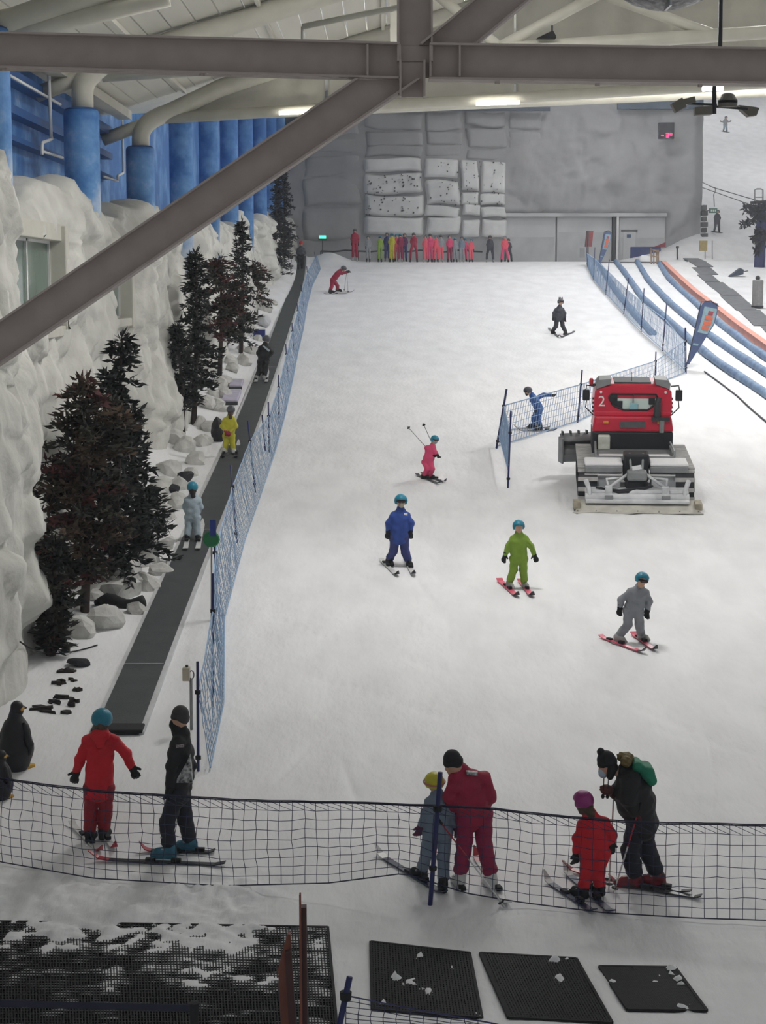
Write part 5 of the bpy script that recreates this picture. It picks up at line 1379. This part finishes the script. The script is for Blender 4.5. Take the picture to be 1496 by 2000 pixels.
def skis(pairs, who, m, feet, w=.085, tipm=None, lift=.018):
    for p, f in zip(pairs, feet): ski(p[0], p[1], who, m, who.replace('ski under', 'skis under'), w, tipm, f, lift)

# --- A red suited child, back view
pr = [((140, 1612), (200, 1672)), ((196, 1626), (226, 1664))]
fA = [(178, 1642), (205, 1636)]
skis(pr, 'thin red tipped ski under the red suited child at the moving carpet', S_wht, fA, .07, S_red)
A_ = person('person in a bright red suit and teal helmet facing the moving carpet', (199, 1405), (198, 1428), [(168, 1441), (228, 1441)], [(157, 1481), (246, 1472)], [(150, 1506), (257, 1497)], (193, 1540), [(177, 1590), (206, 1590)], fA, [(.2, 1), (.25, 1)], .90, C_red, C_red2, C_teal, face=(0, 1, 0), vox=.012, hem=.2, goggles=False, hair=(H_brn, .12), seed=1)
blob('hood', [(A_['N'] - A_['sidev'] * .06 + np.array([0, -.10, -.02]), A_['N'] + A_['sidev'] * .06 + np.array([0, -.10, -.02]), .06, .06), (A_['N'] + np.array([0, -.11, -.03]), A_['N'] + np.array([0, -.12, -.13]), .075, .05)], .012, C_red, A_['o'], k=.03)
# --- B black clad adult facing left
pr = [((440, 1693), (172, 1681)), ((420, 1668), (272, 1664))]
fB = [(322, 1676), (364, 1662)]
skis(pr, 'long dark ski under the teal booted skier in black', S_blk, fB, .08, S_red)
B_ = person('person in a black patterned jacket, dark cap and teal ski boots', (352, 1404), (355, 1432), [(345, 1447, -.17), (358, 1447, .17)], [(336, 1494, -.22), (372, 1495, .2)], [(332, 1532, -.2), (366, 1536, .18)], (350, 1545), [(326, 1608, -.1), (362, 1604, .1)], fB, [(-1, .05), (-1, .1)], 1.0, C_blk, C_nav, cloth('dark_patterned_cap', (58, 54, 54)), boot=B_teal, face=(-1, .15, 0), vox=.012, kind='hat', hem=.18, seed=2, fat=1.15, skinmask=C_blk)
blob('neck_gaiter', [(B_['N'] + np.array([-.03, 0, .0]), B_['N'] + np.array([-.05, 0, .07]), .085, .08)], .012, C_blk, B_['o'])
q = B_['chest']; M_print = mat('white_black_print', (206, 206, 206), .6, .4, 26, rgb2=(20, 20, 24))
def jacket_panel(px, Yb, off, m, parent, name):
    pts = [PY(u, v, Yb + off) for u, v in px]; MB().prism(pts, (0, .07, 0)).build(name, m, parent, bevel=.004)
jacket_panel([(341, 1529), (352, 1510), (364, 1490), (371, 1474), (373, 1490), (376, 1529)], B_['Yb'], -.205, M_print, B_['o'], 'jacket_print')
jacket_panel([(343, 1455), (358, 1456), (358, 1460), (344, 1461)], B_['Yb'], -.245, mat('pale_print', (170, 160, 160), .6, .5, 40, rgb2=(30, 30, 34)), B_['o'], 'sleeve_print')
# --- D crimson instructor bending over C
fD = [(895, 1732), (957, 1733)]
pr = [((905, 1748), (850, 1660)), ((992, 1772), (926, 1672))]
skis(pr, 'pale ski under the crimson instructor bending down', S_wht, fD, .075, S_red)
D_ = person('person in a crimson suit and black beanie bending over a small child', (886, 1491, -.02), (900, 1505, .02), [(886, 1511, -.05), (950, 1513, .12)], [(877, 1556, -.04), (958, 1556, .12)], [(886, 1588, .12), (938, 1586, .34)], (926, 1592, .08), [(907, 1648), (946, 1650)], fD, [(-.3, 1), (-.35, 1)], 1.0, C_crim, C_crim2, M_black, boot=B_wht, face=(-.75, .2, -.35), vox=.012, kind='hat', hem=.2, seed=5, fat=1.12, dy=0)
jacket_panel([(910, 1507), (933, 1509), (934, 1515), (912, 1514)], D_['Yb'], -.10, M_print, D_['o'], 'back_print')
# --- C grey child with yellow helmet
fC = [(818, 1714), (864, 1740)]
pr = [((868, 1750), (733, 1668)), ((872, 1756), (790, 1690))]
ski(pr[0][0], pr[0][1], 'blue striped ski under the child in the yellow helmet', S_dk, 'skis under the child in the yellow helmet', .08, S_wht, fC[0])
C_ = person('small child in a blue grey suit and yellow helmet beside the navy pole', (848, 1528), (854, 1549), [(838, 1562), (872, 1562)], [(831, 1590), (884, 1592)], [(823, 1612), (890, 1612)], (855, 1622), [(833, 1668), (866, 1674)], fC, [(-.9, .5), (-.2, 1)], .80, C_grey2, C_grey2, C_ylh, glove=cloth('purple_glove', (92, 26, 66)), boot=M_black, face=(-.5, .85, 0), vox=.012, hem=.18, seed=6, goggles=False, fat=1.1)
c_ = C_['H']; MB().tube([c_ + np.array([.117 * math.cos(t), .117 * math.sin(t), .01 + .02 * math.sin(t)]) for t in np.linspace(0, 6.28, 24)], .012, 6, closed=True).build('goggle_strap', mat('pink_strap', (190, 120, 110), .6), C_['o'])
g1 = D_['W'][0] + np.array([-.15, -.12, .02]); skipole(PY(856, 1600, D_['Yb'] - .42), G(986, 1771, .0), 'red and white ski pole slanting in front of the crimson instructor', S_red, S_wht)
# --- E small child red
fE = [(1132, 1752), (1167, 1746)]
pr = [((1160, 1786), (1062, 1720)), ((1196, 1788), (1100, 1702))]
skis(pr, 'dark ski under the small red child in the magenta helmet', S_dk, fE, .075, S_wht)
E_ = person('small child in a bright red suit and magenta helmet beside an adult in black', (1139, 1565), (1152, 1590), [(1137, 1603), (1184, 1601)], [(1128, 1638), (1195, 1630)], [(1126, 1664), (1195, 1646)], (1161, 1665), [(1146, 1708), (1168, 1704)], fE, [(-.8, .6), (-.5, .8)], .82, C_red, C_red, C_mag, boot=M_black, face=(-.6, .75, 0), vox=.012, hem=.12, seed=7, goggles=False, hair=(H_brn, .16), fat=1.15)
# --- F adult in black with green pack
fF = [(1232, 1733), (1276, 1729)]
pr = [((1370, 1758), (1188, 1728)), ((1350, 1748), (1098, 1702))]
skis(pr, 'thin ski under the dark clad adult with the green pack', S_blk, fF, .07, S_red)
F_ = person('person in black with a bobble hat, face mask and green pack looking down', (1187, 1493), (1224, 1508), [(1230, 1516, -.17), (1238, 1514, .17)], [(1226, 1560, -.26), (1228, 1556, .2)], [(1240, 1582, -.22), (1200, 1546, .02)], (1250, 1592), [(1230, 1663, -.1), (1264, 1660, .1)], fF, [(-1, .15), (-1, .15)], 1.02, C_blk, C_nav, M_black, glove=cloth('dark_red_glove', (84, 34, 36)), boot=B_red, face=(-.95, 0, -.35), vox=.012, kind='hat', hem=.24, seed=8, fat=1.3, bulk=1.28, skinmask=mat('pale_blue_mask', (178, 196, 210), .7))
blob('bobble', [(PY(1173, 1468, F_['Yb']), PY(1174, 1469, F_['Yb']), .042, .042)], .01, M_black, F_['o'], wr=.006, wf=160)
blob('earflap', [(F_['H'] + np.array([.04, -.05, -.02]), F_['H'] + np.array([.02, -.06, -.12]), .07, .04)], .012, M_black, F_['o'])
for dx in (-.05, .0): MB().tube([F_['H'] + np.array([dx, -.08, -.13]), F_['H'] + np.array([dx - .01, -.09, -.32])], .006, 5).lathe(F_['H'] + np.array([dx - .01, -.09, -.36]), [(.012, 0), (.022, .02), (.012, .05)], 8).build('hat_cord', M_black, F_['o'])
hd = PY(1217, 1478, F_['Yb']); blob('fur_hood', [(hd + np.array([.02, -.1, -.03]), hd + np.array([.05, .1, -.03]), .06, .06), (hd + np.array([-.02, 0, .0]), hd + np.array([.06, 0, -.02]), .05, .06)], .012, cloth('fur_trim', (112, 96, 52)), F_['o'], wr=.01, wf=120)
bpk = [PY(1243, 1493, F_['Yb']), PY(1262, 1505, F_['Yb']), PY(1270, 1520, F_['Yb'])]
bk = blob('backpack', [(bpk[0] - [0, .1, 0], bpk[0] + [0, .1, 0], .06, .06), (bpk[1] - [0, .11, 0], bpk[1] + [0, .11, 0], .08, .08), (bpk[2] - [0, .1, 0], bpk[2] + [0, .1, 0], .06, .06)], .012, cloth('green_pack', (20, 128, 98)), None, k=.05)
tag(bk, 'green rucksack on the back of the adult in black', 'backpack')
skipole(PY(1199, 1545, F_['Yb'] - .02), G(1189, 1738), 'pale ski pole held in front by the adult in black', S_wht, S_wht); skipole(PY(1249, 1578, F_['Yb'] - .27), G(1198, 1745), 'red ski pole hanging at the side of the adult in black', S_red, S_wht)

V2 = .016
# --- G royal blue
fG = [(761, 1105), (800, 1108)]
skis([((745, 1096), (778, 1128)), ((792, 1094), (809, 1127))], 'pale ski under the skier in the royal blue jacket', S_wht, fG, .085, S_blk)
G_ = person('person in a royal blue jacket and teal helmet skiing towards the net', (783, 979), (782, 996), [(767, 1003), (796, 1003)], [(759, 1022), (803, 1021)], [(758, 1035), (802, 1034)], (780, 1050), [(769, 1075), (791, 1077)], fG, [(.45, -1), (.3, -1)], .92, C_blu, C_blu2, C_teal, face=(.15, -1, -.05), vox=V2, hem=.17, seed=9, skinmask=mat('pale_face_mask', (170, 160, 140), .7), boot=M_black)
jacket_panel([(789, 1003), (796, 1003), (796, 1007), (789, 1006)], G_['Yb'], -.21, M_white, G_['o'], 'chest_print')
# --- H lime green
fH = [(996, 1150), (1026, 1150)]
skis([((975, 1135), (1012, 1169)), ((1016, 1136), (1041, 1169))], 'pink ski under the child in the lime green suit', S_pink, fH, .1, S_blk)
H_ = person('child in a lime green suit and blue helmet skiing with arms out', (1013, 1029), (1013, 1042), [(1001, 1048), (1027, 1048)], [(993, 1066), (1037, 1066)], [(987, 1083), (1043, 1082)], (1013, 1091), [(1003, 1113), (1022, 1113)], fH, [(.5, -1), (.4, -1)], .82, C_grn, C_grn, C_teal, face=(.1, -.7, -.7), vox=V2, hem=.12, seed=10, boot=B_gry, goggles=False)
# --- I grey child
fI = [(1210, 1256), (1256, 1252)]
skis([((1173, 1246), (1262, 1279)), ((1236, 1240), (1283, 1275))], 'red ski under the child in the pale grey suit', S_pink, fI, .085, S_blk)
I_ = person('child in a pale grey suit and teal helmet leaning forward on red skis', (1254, 1132, -.08), (1249, 1147), [(1230, 1152), (1264, 1154)], [(1213, 1171), (1268, 1174)], [(1211, 1184), (1265, 1190)], (1237, 1192), [(1226, 1221), (1249, 1220)], fI, [(.8, -.7), (.7, -.8)], .84, C_gry, C_gry, C_teal, face=(.3, -.9, -.4), vox=V2, hem=.14, seed=11, boot=B_gry)
# --- J pink
fJ = [(830, 936), (842, 936)]
skis([((814, 929), (861, 948)), ((824, 927), (872, 945))], 'thin dark ski under the child in the hot pink suit', S_blk, fJ, .07)
J_ = person('small child in a hot pink suit crouching with ski poles tucked back', (849, 859, -.1), (845, 870, -.06), [(833, 872), (848, 873, -.1)], [(836, 884), (851, 884, -.12)], [(845, 888, -.08), (853, 887, -.14)], (835, 903, .02), [(835, 916, -.08), (844, 916, -.1)], fJ, [(1, -.5), (1, -.5)], .74, C_pnk, C_pnk, C_teal, face=(.6, -.8, -.1), vox=V2, hem=.1, seed=12, skinmask=C_gry)
skipole(J_['W'][0], PY(795, 832, J_['Yb'] + .5), 'ski pole tucked behind the hot pink suited child', M_grey, M_grey, 'ski poles of the hot pink suited child'); skipole(J_['W'][1], PY(826, 826, J_['Yb'] + .5), 'ski pole tucked behind the hot pink suited child', M_grey, M_grey, 'ski poles of the hot pink suited child')
# --- K bright blue
fK = [(1040, 836), (1052, 840)]
skis([((1075, 836), (1003, 838)), ((1087, 841), (1010, 844))], 'dark ski under the skier in the bright blue suit', S_blk, fK, .075)
K_ = person('person in a bright blue suit bending forward with an arm stretched back', (1031, 764, 0), (1039, 772), [(1041, 776, -.12), (1046, 776, .12)], [(1050, 786, -.16), (1062, 771, .14)], [(1047, 797, -.16), (1075, 772, .14)], (1053, 799), [(1043, 816, -.08), (1050, 816, .08)], fK, [(-1, 0), (-1, 0)], .86, C_skbl, C_skbl, C_dgh, face=(-.9, 0, -.35), vox=V2, hem=.12, seed=13, skinmask=M_black)
# --- L black child
fL = [(1080, 652), (1104, 654)]
skis([((1072, 643), (1092, 660)), ((1121, 649), (1094, 661))], 'dark ski in a plough under the charcoal suited child', S_blk, fL, .085)
L_ = person('child in a charcoal suit with a crested helmet making a snow plough', (1095, 590), (1093, 599), [(1085, 603), (1100, 603)], [(1082, 611), (1103, 612)], [(1081, 618), (1103, 620)], (1092, 622), [(1086, 637), (1099, 637)], fL, [(.6, -1), (-.6, -1)], .95, C_dg, cloth('black_trousers2', (36, 36, 46)), C_dgh, face=(.4, -.9, 0), vox=.024, hem=.14, seed=14)
for kx in (-.05, .0, .05): MB().tube([L_['H'] + np.array([kx, .02, .1]), L_['H'] + np.array([kx * 1.3, .02, .2])], [.04, .01], 6).build('helmet_crest', M_black, L_['o'])
# --- M crimson bent at the top left
fM = [(647, 572), (661, 569)]
skis([((632, 575), (682, 574)), ((645, 571), (692, 571))], 'thin dark ski under the crimson skier bending by the upper net', S_blk, fM, .09)
M_ = person('person in a crimson suit bending over ski poles near the upper net', (671, 525), (664, 529), [(661, 531, -.12), (663, 531, .12)], [(667, 534, -.12), (668, 534, .12)], [(677, 531, -.12), (677, 532, .12)], (650, 547), [(648, 559, -.06), (659, 558, .06)], fM, [(1, 0), (1, 0)], 1.05, C_crim, C_crim, C_dgh, face=(.9, 0, -.4), vox=.028, hem=.14, seed=15)
skipole(M_['W'][0], G(680, 572), 'ski pole planted in front of the bending crimson skier', M_grey, M_grey, 'ski poles of the bending crimson skier'); skipole(M_['W'][1] , G(672, 568), 'ski pole planted in front of the bending crimson skier', M_grey, M_grey, 'ski poles of the bending crimson skier')
# --- riders on the carpet
LB = .065
fN = [(366, 1062), (387, 1062)]
skis([((362, 1082), (372, 1030)), ((386, 1082), (396, 1030))], 'short white ski under the child riding in pale grey', S_wht, fN, .09, None, LB + .01)
N_ = person('child in a pale grey blue suit and teal helmet riding the moving carpet', (376, 952), (376, 966), [(364, 974), (389, 974)], [(361, 990, .03), (392, 990, .03)], [(366, 1002, .14), (387, 1002, .14)], (376, 1011), [(368, 1032), (385, 1032)], fN, [(.1, 1), (.1, 1)], .82, C_lg, C_lg, C_teal, face=(0, 1, 0), vox=V2, hem=.12, seed=16, lift=LB, goggles=False, hair=(mat('dark_hair', (40, 36, 36), .7), .2), boot=M_black)
fO = [(440, 890), (457, 890)]
skis([((434, 900), (447, 872)), ((460, 900), (466, 872))], 'short dark ski under the child riding in yellow', S_blk, fO, .09, S_wht, LB + .01)
O_ = person('child in a yellow suit with grey helmet riding the moving carpet', (451, 801), (449, 812), [(438, 818), (458, 818)], [(433, 833, -.04), (461, 833, -.04)], [(441, 843, -.14), (449, 843, -.14)], (447, 851), [(441, 869), (454, 869)], fO, [(.2, 1), (.2, 1)], .80, C_yel, C_yel, C_dgh, glove=cloth('crimson_glove', (150, 24, 60)), face=(.3, .9, 0), vox=V2, hem=.14, seed=17, lift=LB, goggles=False, hair=(H_brn, .24), boot=B_wht)
fP = [(503, 745), (517, 745)]
skis([((499, 752), (505, 730)), ((520, 752), (523, 730))], 'pale ski under the rider in black and grey', S_wht, fP, .1, None, LB + .01)
P_ = person('person in a black and grey jacket riding the moving carpet above the pads', (520, 663), (518, 672), [(508, 677), (526, 678)], [(504, 690), (531, 688)], [(509, 699, -.05), (524, 698, -.05)], (514, 706), [(507, 724), (518, 724)], fP, [(.2, 1), (.2, 1)], .98, C_blk, C_blk, C_dgh, face=(.2, 1, 0), vox=.022, hem=.12, seed=18, lift=LB, goggles=False, boot=B_gry)
jacket_panel([(512, 676), (515, 675), (527, 684), (525, 687)], P_['Yb'], -.17, C_lg, P_['o'], 'pale_stripe')
fQ = [(583, 528), (590, 528)]
Q_ = person('person in dark clothes and a red cap at the top of the moving carpet', (588, 476), (588, 482), [(582, 485), (594, 485)], [(580, 494), (596, 494)], [(584, 497, -.1), (592, 497, -.1)], (587, 502), [(584, 514), (590, 514)], fQ, [(.1, 1), (.1, 1)], 1.05, C_dg, C_blk, cloth('red_cap', (190, 36, 52)), face=(0, 1, 0), vox=.03, kind='hat', hem=.14, seed=19, lift=LB)

# --- the waiting line on the crest
LINE = [(693, 501, 447, C_crim, C_crim, C_dgh, 'tall instructor in crimson at the start of the waiting line'), (719, 502, 461, C_gry, C_gry, C_dgh, 'child in grey waiting next to the tall crimson instructor'), (742, 502, 461, C_grn, C_grn, C_teal, 'child in green waiting in the line on the crest'),
        (756, 503, 455, C_blu2, C_blu2, C_dgh, 'child in navy half hidden behind the yellow suited child in line'), (765, 503, 456, C_yel, C_yel, C_teal, 'child in yellow waiting in the line on the crest'), (774.5, 503, 458, C_coral, C_coral, C_teal, 'child in coral squeezed between yellow and plum suits'),
        (782, 503, 457, C_crim2, C_crim2, C_teal, 'person in plum red standing close to a navy suited child'), (790, 503, 456, cloth('purple_suit', (96, 42, 96)), C_blu2, C_dgh, 'child in purple behind the plum red suit in line'), (808, 503, 455, C_crim, C_crim, C_dgh, 'person in crimson alone in the middle of the line'),
        (831, 504, 460, C_coral, C_coral, C_dgh, 'child in coral pink with a dark helmet, first of the pink trio'), (840, 504, 457, C_pnk, C_pnk, C_dgh, 'person in rose pink, taller one of the pink trio'), (852, 504, 460, C_coral, C_coral, C_teal, 'child in coral with teal helmet, last of the pink trio'),
        (861, 505, 459, C_gry, C_coral, C_dgh, 'person in a grey jacket and coral trousers bending in line'), (878, 505, 460, C_pnk, C_crim2, C_dgh, 'child in rose pink jacket beside two grey suited children'), (889, 506, 465, C_gry, C_gry, C_teal, 'small child in grey with a teal helmet in line'), (902, 506, 462, C_grey2, C_gry, C_dgh, 'person in blue grey near the end of the line'), (908, 506, 466, C_pnk, C_pnk, C_teal, 'child in pink half hidden behind the blue grey suit'),
        (920, 507, 467, C_coral, C_coral, C_teal, 'small child in coral at the gap near the end of the line'), (957, 509, 460, C_dg, C_dg, C_dgh, 'person in dark clothes walking past the rock wall'), (986, 510, 461, C_coral, C_pnk, C_gry, 'person in pink striding towards the sliding doors'), (993, 510, 466, C_dg, C_dg, C_dgh, 'dark figure close behind the striding pink person')]
for i, (u, vf, vt, j, t, h, lb) in enumerate(LINE):
    Hh = (vf - vt); s = Hh / 55.; rr = random.Random(900 + i); wide = 4.3 * s + (3.0 if i in (8, 18, 19, 20) else .0)
    back = .9 if i in (3, 5, 7, 16, 20) else 0.
    sp_ = rr.uniform(-.8, .8)
    # feet on the crest, a few metres from the wall
    yq = 109.6 + back
    def AT(du, frac):
        p = PY(u + du, vf - Hh * frac, yq); return (u + du, vf - Hh * frac)
    ft = []
    for sg in (-1, 1):
        p = PY(u + sg * wide, vf, yq); ft.append(p)
    # place by depth: temporarily use ground points directly
    G_save = G
    pts = {round(u - wide, 3): onz(ft[0]), round(u + wide, 3): onz(ft[1])}
    def G(a, b, lift=0.0, _p=pts): 
        q = _p[round(a, 3)].copy(); q[2] += lift; return q
    person(lb, AT(sp_ * .3, .925), AT(0, .845), [AT(-5 * s, .80), AT(5 * s, .80)], [AT(-6.6 * s, .64), AT(6.6 * s, .64)], [AT(-6. * s + rr.uniform(-1, 2), .50), AT(6. * s + rr.uniform(-2, 1), .50)], AT(0, .50), [AT(-wide * .8, .27), AT(wide * .8, .27)], [(u - wide, vf), (u + wide, vf)], [(-.2, -1), (.2, -1)], Hh / 31.5 / 1.76, j, t, h, boot=M_black if i % 3 else B_gry, face=(rr.uniform(-.4, .4), -1, 0), vox=.027, hem=.10, seed=i, group='people waiting in line on the crest', goggles=i % 2 == 0)
    G = G_save
# --- snowboarders on the far hill
def rider(u, vf, vt, j, t, h, lb, arms, bdx):
    Hh = vf - vt; f = G(u, vf); s = Hh / 45.
    person(lb, (u + 1, vt + Hh * .09), (u, vt + Hh * .18), [(u - 4 * s, vt + Hh * .22), (u + 4 * s, vt + Hh * .22)], [(u - arms[0] * s, vt + Hh * .36), (u + arms[0] * s, vt + Hh * .36)], [(u - arms[1] * s, vt + Hh * arms[2]), (u + arms[1] * s, vt + Hh * arms[2])], (u - .5, vt + Hh * .52), [(u - 4 * s, vt + Hh * .75), (u + 3 * s, vt + Hh * .75)], [(u - 6 * s, vf), (u + 4 * s, vf)], [(0, -1), (0, -1)], 1.0, j, t, h, face=(0, -1, 0), vox=.035, hem=.14, seed=31, goggles=False)
    a, b = G(u - 11 * s, vf - 1), G(u + 9 * s, vf + 2)
    tag(MB().bar(a + np.array([0, 0, .03]), b + np.array([0, 0, .03]), .28, .03).build('snowboard', S_blk, bevel=.01), 'dark snowboard under the ' + lb.split(' on ')[0].replace('person in ', 'rider in '), 'snowboard')
rider(1401, 453, 410, C_dg, C_dg, C_dgh, 'person in dark clothes pulled up by the drag lift', (5.5, 4, .5), 0)
rider(1417, 257, 227, C_gry, C_lg, C_dgh, 'person in grey on a snowboard high up the far hill', (8, 11, .34), 0)

# ================================================================== penguin figures
M_pw_ = mat('black_penguin_paint', (24, 24, 30), .5, .2, 6); M_py = mat('yellow_penguin_patch', (206, 160, 60), .6, .1, 6)
def penguin(u, v, h, lb, fdir):
    p = G(u, v); o = thing('penguin_figure', lb, 'statue', p, 'penguin figures'); s = h
    f = nrm(np.array([fdir[0], fdir[1], 0])); sd = np.array([-f[1], f[0], 0]); z = np.array([0, 0, 1.])
    blob('body', [(p + z * .12 * s, p + z * .3 * s, .19 * s, .23 * s), (p + z * .3 * s, p + z * .55 * s, .23 * s, .19 * s), (p + z * .55 * s, p + z * .78 * s, .18 * s, .09 * s)], .018, M_pw_, o, k=.08)
    hd = p + z * .88 * s + f * .03
    he = blob('head', [(hd - z * .03, hd + z * .02, .095 * s, .09 * s), (hd + f * .06 * s, hd + f * .2 * s - z * .03, .05 * s, .015 * s)], .014, M_pw_, o)
    for q in (-1, 1):
        blob('flipper', [(p + z * .66 * s + sd * q * .16 * s, p + z * .4 * s + sd * q * .27 * s - f * .02, .045 * s, .05 * s), (p + z * .4 * s + sd * q * .27 * s, p + z * .24 * s + sd * q * .25 * s, .05 * s, .02 * s)], .016, M_pw_, o)
        blob('foot', [(p + sd * q * .1 * s + z * .03, p + sd * q * .12 * s + f * .2 * s + z * .02, .05 * s, .04 * s)], .016, M_py, o)
        blob('cheek_patch', [(hd + sd * q * .075 * s - z * .01, hd + sd * q * .07 * s + f * .04, .03 * s, .028 * s)], .01, M_py, o)
    blob('belly', [(p + z * .25 * s + f * .07 * s, p + z * .55 * s + f * .06 * s, .18 * s, .14 * s)], .018, M_white, o)
penguin(33, 1502, .92, 'dark penguin figure beside the leaning navy pole', (.5, .85))
penguin(2, 1560, .62, 'smaller dark penguin figure behind the foreground net', (.6, .8))
# ================================================================== thin cold haze filling the hall
hm = bpy.data.materials.new('cold_haze'); hm.use_nodes = True
nt = hm.node_tree; nt.nodes.remove(nt.nodes['Principled BSDF'])
vs_ = nt.nodes.new('ShaderNodeVolumeScatter'); vs_.inputs['Density'].default_value = .0016; vs_.inputs['Color'].default_value = (.93, .96, 1, 1)
nt.links.new(vs_.outputs[0], nt.nodes['Material Output'].inputs['Volume'])
hm.cycles.volume_sampling = 'DISTANCE'
hz = MB().bx(-70, 75, -6, 300, -6, 70).build('haze', hm, org=(0, 0, 0))
tag(hz, 'thin cold haze hanging in the whole hall', 'haze', kind='stuff')
